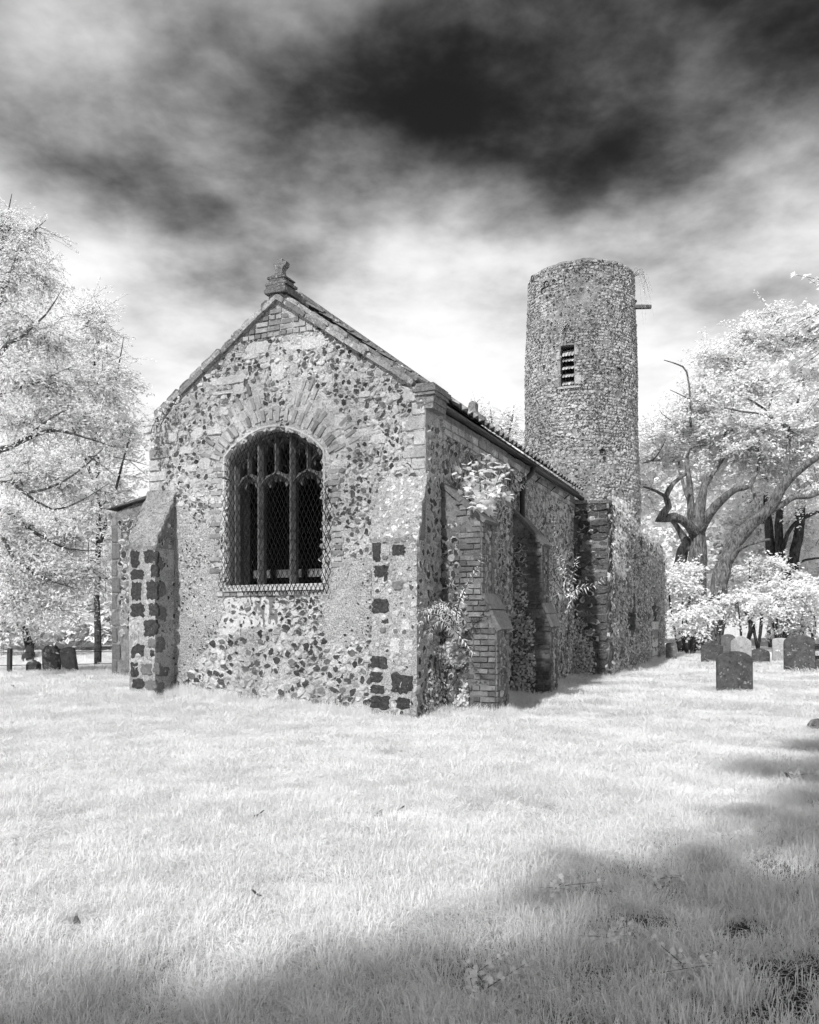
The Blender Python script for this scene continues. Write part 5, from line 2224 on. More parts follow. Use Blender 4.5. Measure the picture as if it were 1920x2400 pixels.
tree('three_stemmed_tree', 'dark three stemmed tree standing behind the right headstones', 'tree', ground_hit(1815, 1533), limbsC, blobsC, .2, 63, 'bark_dark', 'leaf', 'trees round the churchyard', .013, .4, 110, .7, .5, .2)

# understorey shrubs beneath them
for (zx, zy, rx, rz, d, k, lab, sd) in [(250, 1560, 130, 90, 33, 30, 'leafy shrub next to the end of the nave wall', 71), (300, 1760, 110, 60, 31, 20, 'low drooping shrub above the grey headstone', 72),
                                        (560, 1690, 150, 90, 33, 40, 'spreading pale shrub above the nearest headstone', 73), (760, 1640, 130, 90, 34, 36, 'pale shrub in front of the dark stems', 74),
                                        (900, 1620, 110, 120, 35, 36, 'tall pale shrub by the right edge above the chest tomb', 75), (640, 1480, 150, 70, 37, 30, 'airy shrub below the leaning limb', 76),
                                        (880, 1800, 120, 60, 34, 20, 'low dark shrub behind the big headstone', 77)]:
    c = Z5(zx, zy, d)
    g0 = Vector((c.x, c.y, float(ground_z(c.x, c.y))))
    s = d / F / 2.157
    stems = [([g0 - Vector((0, 0, .1)), g0 + (c - g0) * .5 + Vector((RNG.uniform(-.4, .4), 0, 0)), c + Vector((RNG.uniform(-.6, .6), RNG.uniform(-.3, .3), rz * s * .3))], [.06, .045, .02]) for _ in range(4)]
    bl = [((c + Vector((RNG.uniform(-.5, .5) * rx * s, RNG.uniform(-.6, .6) * rx * s, RNG.uniform(-.6, .6) * rz * s))), (rx * s * .6, rx * s * .5, rz * s * .45), k // 3) for _ in range(4)]
    tree('shrub', lab, 'shrub', g0, stems, bl, .15, sd, 'bark_dark', 'leaf', 'shrubs under the trees', .010, .28, 85, .45, .5, .35)

# small twiggy tree that shows over the chancel roof
dG = 48.0
cG = P(1150, 1000, dG)
gG = Vector((cG.x, cG.y, float(ground_z(cG.x, cG.y))))
limbsG = [([gG, P(1152, 1200, dG), P(1158, 1050, dG), P(1150, 960, dG)], [.3, .2, .1, .03]), ([P(1156, 1100, dG), P(1120, 1010, dG), P(1105, 955, dG)], [.1, .06, .02]), ([P(1156, 1090, dG), P(1195, 1010, dG), P(1205, 950, dG)], [.1, .06, .02])]
tree('sparse_tree', 'sparse pale tree top showing over the chancel roof', 'tree', gG, limbsG, [(P(1120, 985, dG), (1.3, 1.2, 1.0), 22), (P(1180, 1000, dG), (1.5, 1.2, 1.2), 26), (P(1150, 1040, dG), (2, 1.5, .8), 16)], .26, 64, 'bark', 'leaf', 'trees round the churchyard', .02, .6, 14, .5)

# big tree on the left: its trunk stands outside the picture, boughs reach in
dD = 15.5
gD = Vector((-9.6, dD + 1.0, float(ground_z(-9.6, dD + 1.0))))
tD = lambda z: gD + Vector((0, 0, z))
limbsD = [([gD - Vector((0, 0, .2)), tD(1.5), tD(3.2), tD(5.5), tD(8), tD(10)], [.42, .34, .3, .22, .12, .04]),
          ([tD(2.4), Z6(-60, 1180, dD + .5), Z6(40, 1110, dD), Z6(150, 1060, dD - .3), Z6(240, 1040, dD - .3), Z6(400, 1085, dD), Z6(470, 1110, dD)], [.16, .10, .075, .05, .038, .02, .008]),
          ([Z6(40, 1110, dD), Z6(130, 1050, dD - .4), Z6(215, 985, dD - .6), Z6(280, 955, dD - .7)], [.05, .035, .022, .008]),
          ([tD(3.0), Z6(-40, 950, dD), Z6(70, 870, dD), Z6(150, 845, dD), Z6(225, 810, dD)], [.12, .07, .04, .028, .008]),
          ([tD(4.5), Z6(-40, 600, dD + .5), Z6(40, 400, dD + .5), Z6(110, 250, dD + .6), Z6(190, 170, dD + .6)], [.13, .08, .05, .025, .006]),
          ([tD(5.5), Z6(-30, 400, dD + 1), Z6(20, 200, dD + 1), Z6(50, 60, dD + 1)], [.12, .06, .03, .008]),
          ([tD(1.8), Z6(-40, 1380, dD), Z6(120, 1450, dD - .5), Z6(270, 1530, dD - .5), Z6(440, 1540, dD)], [.11, .07, .045, .025, .008]),
          ([tD(1.6), Z6(-40, 1450, dD - .6), Z6(60, 1580, dD - 1), Z6(200, 1660, dD - 1), Z6(330, 1700, dD - .8)], [.09, .06, .04, .02, .006]),
          ([tD(2.0), Z6(-20, 1260, dD), Z6(100, 1300, dD - .4), Z6(250, 1260, dD - .5), Z6(360, 1180, dD - .4), Z6(420, 1120, dD - .4)], [.1, .06, .04, .025, .015, .006]),
          ([Z6(100, 1300, dD - .4), Z6(220, 1370, dD - .2), Z6(340, 1330, dD), Z6(450, 1260, dD)], [.035, .025, .015, .005]),
          ([tD(3.6), Z6(-30, 760, dD), Z6(80, 660, dD), Z6(190, 560, dD), Z6(260, 450, dD)], [.11, .065, .04, .022, .006]),
          ([tD(1.4), Z6(-30, 1600, dD - .4), Z6(60, 1720, dD - .8), Z6(180, 1790, dD - .8)], [.07, .045, .025, .006])]
bareD = [limb6(dD, [(370, 1150, 3, 0), (430, 1190, 2.4, 0), (480, 1232, 1.2, 0)]), limb6(dD, [(365, 1150, 3, 0), (400, 1145, 2.4, 0), (428, 1115, 1.2, 0)]),
         limb6(dD, [(470, 1150, 3, 0), (540, 1165, 2.2, 0), (612, 1185, 1.0, 0)]), limb6(dD, [(530, 1160, 2.2, 0), (570, 1195, 1.6, 0), (615, 1232, 1, 0)])]
blobsD = [blob6(0, 190, 60, 140, dD + .6, 26), blob6(150, 210, 60, 40, dD + .6, 9), blob6(90, 300, 60, 60, dD + .6, 10), blob6(20, 420, 90, 120, dD + .5, 34), blob6(150, 400, 70, 80, dD + .5, 16), blob6(90, 620, 130, 120, dD + .3, 44), blob6(250, 680, 90, 70, dD + .8, 16),
          blob6(80, 830, 150, 110, dD, 44), blob6(260, 850, 120, 90, dD + .3, 26), blob6(120, 1010, 150, 90, dD - .2, 36), blob6(330, 1000, 130, 70, dD + .2, 26), blob6(430, 880, 70, 80, dD + .6, 14), blob6(500, 1010, 80, 50, dD + .5, 10),
          blob6(80, 1220, 140, 90, dD - .2, 32), blob6(280, 1250, 150, 90, dD, 30), blob6(430, 1340, 90, 80, dD + .2, 14), blob6(90, 1430, 150, 90, dD - .5, 40), blob6(290, 1480, 130, 80, dD - .3, 30), blob6(60, 1600, 130, 80, dD - .8, 40),
          blob6(230, 1640, 130, 60, dD - .7, 32), blob6(60, 1740, 110, 50, dD - .9, 26), blob6(200, 1770, 90, 30, dD - .8, 12), blob6(380, 1620, 70, 60, dD - .2, 12)]
for (ox, oy, oz, rr, rz_, k) in ((-.3, .3, 4.2, 2.4, 1.6, 60), (-1.2, 0, 6.4, 2.2, 1.7, 56), (.4, .8, 8.6, 1.5, 1.6, 40), (-2.2, .5, 3.4, 1.8, 1.4, 40), (.2, 1.4, 6.0, 2.0, 2.2, 50)):
    blobsD.append((gD + Vector((ox, oy, oz)), (rr, rr, rz_), k))
tree('broad_left_tree', 'big pale tree whose boughs reach in from the left edge', 'tree', gD, [(p_, [r_ * .75 for r_ in rr_]) for p_, rr_ in limbsD], blobsD, .08, 65, 'bark', 'leaf', 'trees round the churchyard', .007, .6, 70, .32, .35, .45, bare=bareD, wid=.40, up=.4, sprigs=7, shell=.8)

# tree farther back on the left
dE = 24.0
limbsE = [([ground_hit(228, 1566), P(228, 1400, dE), P(232, 1200, dE), P(225, 1000, dE), P(220, 820, dE)], [.11, .10, .085, .06, .02]),
          ([P(228, 1300, dE), P(270, 1150, dE - .5), P(310, 1000, dE - .5)], [.07, .045, .01]), ([P(230, 1150, dE), P(170, 1000, dE), P(130, 850, dE)], [.06, .04, .01]), ([P(228, 1050, dE), P(270, 900, dE), P(290, 790, dE)], [.05, .03, .008])]
sE = dE / F
blobsE = [(P(205, 760, dE), (60 * sE, 60 * sE, 70 * sE), 34), (P(240, 870, dE), (80 * sE, 80 * sE, 80 * sE), 44), (P(270, 1000, dE), (70 * sE, 70 * sE, 90 * sE), 40), (P(200, 1050, dE), (90 * sE, 90 * sE, 90 * sE), 40),
          (P(280, 1150, dE), (60 * sE, 60 * sE, 90 * sE), 34), (P(220, 1250, dE), (90 * sE, 90 * sE, 90 * sE), 40), (P(275, 1330, dE), (60 * sE, 60 * sE, 80 * sE), 26), (P(150, 900, dE), (80 * sE, 80 * sE, 90 * sE), 34), (P(120, 1150, dE), (100 * sE, 90 * sE, 120 * sE), 40)]
tree('slender_left_tree', 'slender pale tree between the left headstones and the church', 'tree', ground_hit(228, 1566), limbsE, blobsE, .10, 66, 'bark_dark', 'leaf', 'trees round the churchyard', .009, .6, 90, .42)

# small far trunk and hedge on the left
dF = 30.0
tree('small_field_tree', 'small tree with short dark trunk beyond the fence', 'tree', ground_hit(66, 1557), [([ground_hit(66, 1557), P(66, 1515, dF), P(60, 1470, dF)], [.2, .16, .08])],
     [(P(70, 1440, dF), (1.9, 1.5, .9), 50), (P(20, 1470, dF), (1.0, 1, .7), 20)], .2, 67, 'bark_dark', 'leaf', 'trees round the churchyard', .012, .5, 45, .45)

# wood beyond, one mass
fw = np.random.default_rng(9)
cen = []
for (x0, x1, y0, y1, h0, h1) in [(-26, -3, 34, 38, 1.5, 3.2), (-22, -4, 36, 46, 3, 6.5), (-9, 8, 60, 70, 5, 8), (8, 34, 46, 56, 6, 12), (-34, -20, 40, 50, 5, 10)]:
    for _ in range(int((x1 - x0) * 3.2)):
        x, y, h = fw.uniform(x0, x1), fw.uniform(y0, y1), fw.uniform(h0, h1)
        k = int(h * 38)
        zz = fw.uniform(.2, 1, k) ** .8 * h
        rr = 1.5 * np.sqrt(np.clip(1 - (zz / h - .45) ** 2 / .35, .05, 1))
        an = fw.uniform(0, 6.283, k)
        q = np.sqrt(fw.uniform(.3, 1, k))
        cen.append(np.stack([x + rr * q * np.cos(an), y + rr * q * np.sin(an), zz], 1))
cen = np.concatenate(cen)
cen = np.repeat(cen, 2, axis=0) + fw.normal(size=(len(cen) * 2, 3)) * .28
V, T, tone = leaves(cen, .42, .6, .5, .2, None, .2, fw)
tag(link('distant_wood', tri_mesh('distant_wood', V, T, {'tone': tone}), None, M['leaf']), 'pale distant wood closing the churchyard', 'wood', None, 'stuff')

# tree behind the photographer: only its shade falls on the lawn in front
kS = 6.4
sdir = Vector((to_sun.x, to_sun.y, 0)).normalized()


def shade_at(x, y, k):
    """the place in the air whose shade falls on (x, y)"""
    return Vector((x, y, 0)) + sdir * k + Vector((0, 0, k * math.tan(SUN_EL)))


def in_frame(q, m=.06):
    return q.y > .3 and abs(q.x) < (.5 + m) * q.y and q.z < CAMZ + (.758 + m) * q.y


cS = shade_at(2.5, 2.9, kS)
gS = Vector((cS.x - 1.0, cS.y - 1.5, 0))
tree('shading_tree', 'tree behind the viewer whose shade falls across the near lawn', 'tree', gS, [([gS, gS + Vector((0, 0, 3)), cS - Vector((.5, .4, 1)), cS + Vector((0, 0, 1))], [.35, .28, .15, .04])],
     [(cS, (1.9, 1.2, .9), 170), (shade_at(1.6, 4.1, kS), (1.1, .6, .5), 24), (shade_at(3.4, 5.2, kS), (1.2, 1.0, .6), 54), (shade_at(3.9, 7.0, kS), (.9, .7, .5), 34), (shade_at(4.5, 8.6, kS), (.7, .5, .4), 14), (shade_at(.4, 2.6, kS), (1.4, .55, .5), 60),
      (shade_at(-1.0, 2.4, kS), (1.2, .45, .4), 34), (shade_at(-2.0, 2.6, kS), (.8, .35, .4), 12), (cS + Vector((1.0, -1.8, .2)), (2.8, 1.6, 1.3), 180)], .10, 68, 'bark_dark', 'leaf', 'trees round the churchyard', .012, .4, 84, .24, keepout=in_frame)
# tree on the right: its unseen crown is added to block sky over the lawn's dark corner, a few sprays show at the edge
gR = Vector((7.2, 3.6, 0))
near_tips = [P(2010, 720, 6.2), P(2020, 790, 6.2), P(2015, 840, 6.3)]
tree('overhanging_tree', 'tree outside the right edge with a few leaf sprays reaching into view', 'tree', gR,
     [([gR - Vector((0, 0, .2)), gR + Vector((-.1, 0, 2.5)), gR + Vector((-.4, 0, 4.5)), gR + Vector((-.6, 0, 7))], [.34, .28, .2, .06]), ([gR + Vector((-.2, 0, 3)), gR + Vector((-1.8, -.4, 4.6)), gR + Vector((-3.6, -1.2, 5.2))], [.16, .1, .03]),
      ([gR + Vector((-.3, 0, 3.4)), Vector((5.0, 5.0, 4.0)), Vector((4.1, 6.0, 3.9))], [.12, .06, .02]), ([gR + Vector((-.3, 0, 4)), Vector((5.6, 1.2, 5.6)), Vector((3.6, .2, 5.8))], [.12, .07, .03])],
     [(Vector((5.4, 3.2, 5.6)), (2.2, 2.4, 1.2), 120), (Vector((3.6, 1.0, 5.4)), (2.0, 1.6, .8), 90), (Vector((6.4, 5.4, 4.6)), (1.6, 1.6, 1.4), 60), (Vector((1.6, .2, 5.6)), (1.6, 1.0, .7), 50)] + [(q, (.12, .12, .12), 2) for q in near_tips],
     .085, 69, 'bark_dark', 'leaf', 'trees round the churchyard', .010, .4, 60, .32, keepout=lambda q: in_frame(q, .10) and not (6.0 < q.y < 6.6 and abs(q.x) > .53 * q.y))

# ------------------------------------------------------------------ plants on the church
def to_world(v):
    return CH @ Vector(v)


def ivy(label, frame, poly, n, size, seed, mat='ivy', hang=.06, gaps=()):
    """ivy against a wall: leaves in layers on wandering stems"""
    rng = random.Random(seed)
    g = np.random.default_rng(seed)
    a0, a1 = min(p[0] for p in poly), max(p[0] for p in poly)
    b0, b1 = min(p[1] for p in poly), max(p[1] for p in poly)
    pts, dirs, nrm = [], [], []
    tries = 0
    while len(pts) < n and tries < n * 20:
        tries += 1
        a, b_ = rng.uniform(a0, a1), rng.uniform(b0, b1)
        if not inside(poly, a + rng.gauss(0, .04), b_ + rng.gauss(0, .05)):
            continue
        if any(inside(h, a, b_) for h in gaps):
            continue
        if mnoise.noise(Vector((a * 2.4, b_ * 2.4, seed))) < -.18 + rng.gauss(0, .1):
            continue
        p, ri, ou, up = frame(a, b_)
        w = CH.to_3x3()
        pts.append(CH @ (p + ou * (abs(rng.gauss(0, hang)) + .03)))
        nrm.append(w @ (ou + up * rng.uniform(-.1, .8) + ri * rng.gauss(0, .45)))
        dirs.append(w @ (-up + ri * rng.gauss(0, .6)))
    C_ = np.array([tuple(p) for p in pts])
    nn = np.array([tuple(p.normalized()) for p in nrm])
    d = np.array([tuple(p) for p in dirs])
    d -= nn * (d * nn).sum(1)[:, None]
    d /= np.linalg.norm(d, axis=1)[:, None]
    s = np.cross(nn, d)
    L_ = size * g.uniform(.6, 1.3, len(C_))[:, None]
    # five-cornered leaf
    V = np.stack([C_ - d * L_ * .35, C_ + s * L_ * .5 - d * L_ * .2, C_ + s * L_ * .32 + d * L_ * .15, C_ + d * L_ * .6 - nn * L_ * .1, C_ - s * L_ * .32 + d * L_ * .15, C_ - s * L_ * .5 - d * L_ * .2], 1).reshape(-1, 3)
    i = np.arange(len(C_)) * 6
    T = np.concatenate([np.stack([i, i + 1, i + 2], 1), np.stack([i, i + 2, i + 3], 1), np.stack([i, i + 3, i + 4], 1), np.stack([i, i + 4, i + 5], 1)])
    base = Vector(C_[np.argmin(C_[:, 2])])
    root = empty('ivy', base)
    tag(root, label, 'ivy', 'ivy on the church walls')
    link('leaves', tri_mesh('leaves', V - np.array(base), T, {'tone': np.repeat(g.uniform(0, 1, len(C_)), 6)}), root, M[mat])
    bs_ = Buf()
    for _ in range(6):
        a = rng.uniform(a0 + .1 * (a1 - a0), a1 - .1 * (a1 - a0))
        path = []
        for k in range(10):
            b_ = b0 + (b1 - b0) * k / 9
            a += rng.gauss(0, .05)
            if not inside(poly, a, b_):
                if len(path) > 2:
                    break
                path = []
                continue
            p, ri, ou, up = frame(a, b_)
            path.append(tuple(CH @ (p + ou * .035) - base))
        if len(path) > 2:
            bs_.tube(path, .009, 4)
    if bs_.n:
        bs_.build('stems', M['twig'], root)
    return root


def poly_x(pxs, x0):
    return [on_x(px, py, x0) for px, py in pxs]


def poly_y(pxs, y0):
    return [on_y(px, py, y0) for px, py in pxs]


ivy('ivy column climbing the wall behind the brick edged buttress', south_frame(.0), [(1.2, .7), (2.6, .7), (2.7, 2.1), (2.2, 2.9), (1.2, 3.0)], 2100, .052, 81, hang=.045)
ivy('ivy spreading over the flint panel at the foot of the brick edged buttress', east_frame(.55), [(-.0, .02), (.40, .02), (.42, .7), (.3, 1.05), (.0, 1.0)], 900, .042, 82, hang=.035)
ivy('ivy patch low on the wall between gable corner and brick edged buttress', SIDE, [(-.2, .02), (.55, .02), (.55, .9), (.3, 1.0), (-.1, .5)], 700, .042, 83, hang=.04)
ivy('ivy on the dark flint face of the farther brick buttress', east_frame(4.03), [(.02, .1), (.4, .1), (.42, 1.4), (.1, 1.9), (.02, 1.6)], 560, .05, 84, hang=.04)
ivy('ivy at the foot of the wall stub below the tower', east_frame(8.9), [(-.0, .0), (.5, .0), (.4, 1.1), (.0, 1.5)], 700, .055, 85, hang=.05)
ivy('ivy sheet covering the long nave wall', south_frame(.80), [(9.0, -.2), (ne, -.2), (ne, 3.5), (16, 3.9), (13, 4.0), (10.4, 4.3), (9.0, 4.1)], 11000, .065, 86, hang=.04, gaps=[[(h[0][0] - .1, h[0][1] - (2.2 if i else .1)), (h[1][0] + .1, h[0][1] - (2.2 if i else .1)), (h[1][0] + .1, h[3][1] + .1), (h[0][0] - .1, h[3][1] + .1)] for i, h in enumerate(hol)])
ivy('ivy tuft hanging from the top of the nave wall corner', south_frame(.84), [(8.95, 2.6), (10.5, 2.2), (10.6, 4.3), (8.95, 4.2)], 900, .08, 87, 'leaf_bright', .08)
ivy('ivy on the shaded wall beneath the gutter', SIDE, [(4.7, .1), (8.8, .1), (8.8, 1.8), (6.5, 1.4), (4.8, 2.4)], 2000, .058, 88, hang=.05)
ivy('ivy trailing under the roof edge near the downpipe', south_frame(.06), [(3.6, 3.6), (4.3, 3.75), (4.3, 4.05), (3.6, 4.0)], 90, .07, 89)
ivy('thin ivy creeping up the left end of the gable coping', east_frame(-.09), [on_y(q[0], q[1], -.09) for q in [(352, 1000), (362, 985), (430, 920), (438, 930), (380, 1000), (362, 1060), (352, 1060)]], 110, .05, 90)


def shoot_plant(name, label, base, paths, leaf_len, leaf_w, spacing, seed, mat='leaf_bright', cat='shrub', lobed=False, droop=.35):
    """arching stems with leaves set along them"""
    rng = random.Random(seed)
    root = empty(name, base)
    tag(root, label, cat)
    base = Vector(base)
    st, lv = Buf(), Buf()
    for pts, r in paths:
        p, rr = smooth_path(pts, [r * (1 - .85 * i / (len(pts) - 1)) for i in range(len(pts))], .05)
        st.tube([tuple(q - base) for q in p], rr, 5)
        nxt, acc, ph = 0.0, 0.0, rng.uniform(0, 6)
        tot = sum((p[i + 1] - p[i]).length for i in range(len(p) - 1))
        for i in range(1, len(p)):
            seg = p[i] - p[i - 1]
            acc += seg.length
            while acc > nxt:
                if nxt > tot * .08:
                    f = nxt / tot
                    for s in (0, math.pi):
                        t = seg.normalized()
                        o = t.orthogonal().normalized()
                        an = ph + s
                        d = (o * math.cos(an) + t.cross(o) * math.sin(an) + t * .7 - Vector((0, 0, droop))).normalized()
                        sd = d.cross(Vector((rng.gauss(0, .3), rng.gauss(0, .3), 1))).normalized()
                        nm = sd.cross(d).normalized()
                        ln = leaf_len * rng.uniform(.7, 1.15) * (1 - .5 * f)
                        q = p[i] - base
                        if lobed:
                            # five-lobed leaf on a stalk
                            c0 = q + d * ln * .5
                            outl = [(-.35, 0), (-.3, .35), (-.05, .3), (-.02, .55), (.2, .3), (.35, .4), (.35, .15), (.65, 0), (.35, -.15), (.35, -.4), (.2, -.3), (-.02, -.55), (-.05, -.3), (-.3, -.35)]
                            V = [tuple(c0 + nm * ln * .05)] + [tuple(c0 + d * ln * x + sd * ln * y - nm * ln * .12 * (x * x + y * y) * 2) for x, y in outl]
                            lv.add(V, [(0, k, k % 14 + 1) for k in range(1, 15)], tone=rng.random())
                        else:
                            V = [q, q + d * ln * .35 + sd * ln * leaf_w * .5 + nm * ln * .03, q + d * ln * .7 + sd * ln * leaf_w * .35 - Vector((0, 0, ln * .05)), q + d * ln - Vector((0, 0, ln * .22)), q + d * ln * .7 - sd * ln * leaf_w * .35 - Vector((0, 0, ln * .05)), q + d * ln * .35 - sd * ln * leaf_w * .5 + nm * ln * .03]
                            lv.add([tuple(v) for v in V], [(0, 1, 5), (1, 2, 4), (1, 4, 5), (2, 3, 4)], tone=rng.random())
                    ph += 1.57 + rng.gauss(0, .2)
                nxt += spacing
    st.build('stems', M['twig'], root)
    lv.build('leaves', M[mat], root)
    return root


def pd(px, py, d):
    return P(px, py, d)


d1 = 11.0
bz = pd(1075, 1490, 11.3)
shoot_plant('buddleia', 'buddleia with long bright shoots sprouting from the flint by the brick edged buttress', bz,
            [([bz, pd(1070, 1440, 11.1), pd(1090, 1380, 10.9), pd(1120, 1330, 10.8), pd(1132, 1302, 10.8)], .012), ([bz, pd(1050, 1440, 10.9), pd(1010, 1425, 10.6), pd(972, 1440, 10.4)], .012),
             ([bz, pd(1040, 1450, 10.9), pd(1005, 1440, 10.7), pd(985, 1462, 10.6)], .010), ([bz, pd(1035, 1455, 11), pd(1015, 1465, 10.8), pd(1010, 1490, 10.7)], .010),
             ([bz, pd(1045, 1425, 11), pd(1030, 1412, 10.8), pd(1000, 1432, 10.5)], .010), ([bz, pd(1068, 1480, 11), pd(1090, 1505, 10.9), pd(1108, 1530, 10.9)], .008), ([bz, pd(1060, 1440, 11), pd(1045, 1420, 10.8), pd(1032, 1445, 10.6)], .008)],
            .125, .2, .034, 91)
bz2 = pd(1330, 1400, 15.6)
shoot_plant('buddleia', 'buddleia with arching shoots on the wall left of the stub under the tower', bz2,
            [([bz2, pd(1320, 1370, 15.4), pd(1325, 1320, 15.2), pd(1335, 1290, 15.2)], .012), ([bz2, pd(1350, 1380, 15.2), pd(1390, 1372, 15), pd(1428, 1345, 15)], .012), ([bz2, pd(1300, 1360, 15.2), pd(1285, 1330, 15.1)], .01),
             ([bz2, pd(1345, 1340, 15.2), pd(1352, 1310, 15)], .01), ([bz2, pd(1310, 1390, 15.2), pd(1285, 1400, 15)], .01), ([bz2, pd(1300, 1340, 15.3), pd(1300, 1300, 15.3)], .01), ([bz2, pd(1320, 1340, 15.2), pd(1310, 1310, 15.1)], .01),
             ([bz2, pd(1310, 1300, 15.3), pd(1298, 1240, 15.4), pd(1300, 1185, 15.4)], .01), ([bz2, pd(1290, 1370, 15.1), pd(1272, 1372, 15)], .01), ([bz2, pd(1345, 1395, 15), pd(1330, 1430, 15)], .01)], .16, .2, .05, 92)
sb_ = pd(1130, 1215, 12.1)
shoot_plant('sycamore_sapling', 'sycamore sapling with big bright leaves growing on top of the brick edged buttress', sb_,
            [([sb_, pd(1135, 1160, 12.0), pd(1140, 1100, 11.9), pd(1140, 1062, 11.9)], .014), ([sb_, pd(1110, 1150, 11.9), pd(1085, 1120, 11.7), pd(1070, 1105, 11.6)], .01), ([sb_, pd(1155, 1150, 12), pd(1180, 1120, 12), pd(1195, 1100, 12)], .01),
             ([sb_, pd(1100, 1170, 11.8), pd(1078, 1160, 11.6)], .009), ([sb_, pd(1165, 1165, 12), pd(1195, 1160, 12)], .009), ([sb_, pd(1125, 1130, 11.8), pd(1115, 1085, 11.7)], .009), ([sb_, pd(1150, 1120, 11.9), pd(1160, 1080, 11.9)], .009),
             ([sb_, pd(1140, 1170, 11.6), pd(1135, 1140, 11.4)], .009), ([sb_, pd(1105, 1140, 11.6), pd(1095, 1090, 11.5)], .009), ([sb_, pd(1165, 1130, 11.7), pd(1178, 1085, 11.6)], .009), ([sb_, pd(1115, 1165, 11.5), pd(1098, 1140, 11.3)], .009), ([sb_, pd(1150, 1160, 11.5), pd(1168, 1145, 11.3)], .009), ([sb_, pd(1130, 1180, 11.4), pd(1110, 1185, 11.2)], .009)], .19, .5, .08, 93, lobed=True, droop=.2)
# tufts on the tower
for i, (px, py, k, hh, lab) in enumerate([(1365, 604, 10, .30, 'wispy weed on the middle of the tower rim'), (1420, 606, 8, .26, 'smaller wispy weed on the tower rim right of the middle'), (1492, 650, 14, .9, 'grass hanging down from the right side of the tower rim'), (1322, 775, 10, .4, 'grass tuft over the belfry opening')]):
    if i < 2:
        p = P(px, py, dT - 1.9)
        p.z = TTOP + .0
    else:
        a, z = t_pt(min(px, 1484), py)
        f_ = t_frame(a, z)
        p = Vector((TC.x, TC.y, 0)) + f_[0] + f_[2] * .05
    rg = random.Random(300 + i)
    paths = []
    for _ in range(k):
        e = Vector((rg.gauss(0, .2), rg.gauss(0, .12), 1 if i < 2 else rg.uniform(-.2, .6))) * hh * rg.uniform(.5, 1.2)
        if i == 2:
            paths.append(([p, p + tr * rg.uniform(.2, .5) + Vector((0, 0, rg.uniform(.05, .3))), p + tr * rg.uniform(.4, .8) + Vector((0, 0, -rg.uniform(.2, 1.8)))], .006))
        elif i == 3:
            paths.append(([p, p + tf * .12 + Vector((rg.gauss(0, .1), 0, .3)), p + tf * .2 + Vector((rg.gauss(0, .2), 0, rg.uniform(-.5, .4)))], .008))
        else:
            paths.append(([p, p + e * .5, p + e], .006))
    shoot_plant('weed', lab, p, paths, .09 if i != 2 else .06, .3, .07, 310 + i, 'leaf', 'weed')

# ------------------------------------------------------------------ grass
def grass_clump(seed, n=170, rad=.16, h=.07, w=.0019):
    """a tussock: blades rise from the middle and fall over to one side"""
    g = np.random.default_rng(seed)
    r, a = rad * g.uniform(0, 1, n) ** .7, g.uniform(0, 6.283, n)
    bx, by = r * np.cos(a), r * np.sin(a)
    lay = g.uniform(0, 6.283)
    th = np.where(g.uniform(0, 1, n) < .6, lay + g.normal(0, .55, n), a + g.normal(0, .5, n))
    hh = h * g.uniform(.35, 1.3, n) * (1.15 - .5 * r / rad)
    lean = g.uniform(.4, 2.1, n) * hh
    dx, dy = np.cos(th), np.sin(th)
    px, py = -np.sin(th) * w, np.cos(th) * w
    base = np.stack([bx, by, np.zeros(n) - .01], 1)
    pv = np.stack([px, py, np.zeros(n)], 1)
    mid = np.stack([bx + dx * lean * .4, by + dy * lean * .4, hh * .72], 1)
    tip = np.stack([bx + dx * lean, by + dy * lean, hh * g.uniform(.45, 1.0, n)], 1)
    V = np.stack([base - pv, base + pv, mid + pv * .8, mid - pv * .8, tip], 1).reshape(-1, 3)
    i = np.arange(n) * 5
    T = np.concatenate([np.stack([i, i + 1, i + 2], 1), np.stack([i, i + 2, i + 3], 1), np.stack([i + 3, i + 2, i + 4], 1)])
    return tri_mesh('grass_clump', V, T, {'tone': np.repeat(g.uniform(0, 1, n), 5)})


clumps = bpy.data.collections.new('grass_clumps')
for k in range(7):
    o = bpy.data.objects.new('grass_clump', grass_clump(500 + k))
    o.data.materials.append(M['grass'])
    clumps.objects.link(o)


def instance_tree(name, col):
    ng = bpy.data.node_groups.new(name, 'GeometryNodeTree')
    ng.interface.new_socket('Geometry', in_out='INPUT', socket_type='NodeSocketGeometry')
    ng.interface.new_socket('Geometry', in_out='OUTPUT', socket_type='NodeSocketGeometry')
    gi, go = ng.nodes.new('NodeGroupInput'), ng.nodes.new('NodeGroupOutput')
    ci = ng.nodes.new('GeometryNodeCollectionInfo')
    ci.inputs['Collection'].default_value = col
    ci.inputs['Separate Children'].default_value = True
    ci.inputs['Reset Children'].default_value = True
    iop = ng.nodes.new('GeometryNodeInstanceOnPoints')
    iop.inputs['Pick Instance'].default_value = True
    ng.links.new(gi.outputs[0], iop.inputs['Points'])
    ng.links.new(ci.outputs[0], iop.inputs['Instance'])

    def attr(nm, typ):
        n = ng.nodes.new('GeometryNodeInputNamedAttribute')
        n.data_type = typ
        n.inputs['Name'].default_value = nm
        return n.outputs[0]
    ng.links.new(attr('pick', 'INT'), iop.inputs['Instance Index'])
    ng.links.new(attr('rot', 'FLOAT_VECTOR'), iop.inputs['Rotation'])
    ng.links.new(attr('size', 'FLOAT_VECTOR'), iop.inputs['Scale'])
    ng.links.new(iop.outputs[0], go.inputs[0])
    return ng


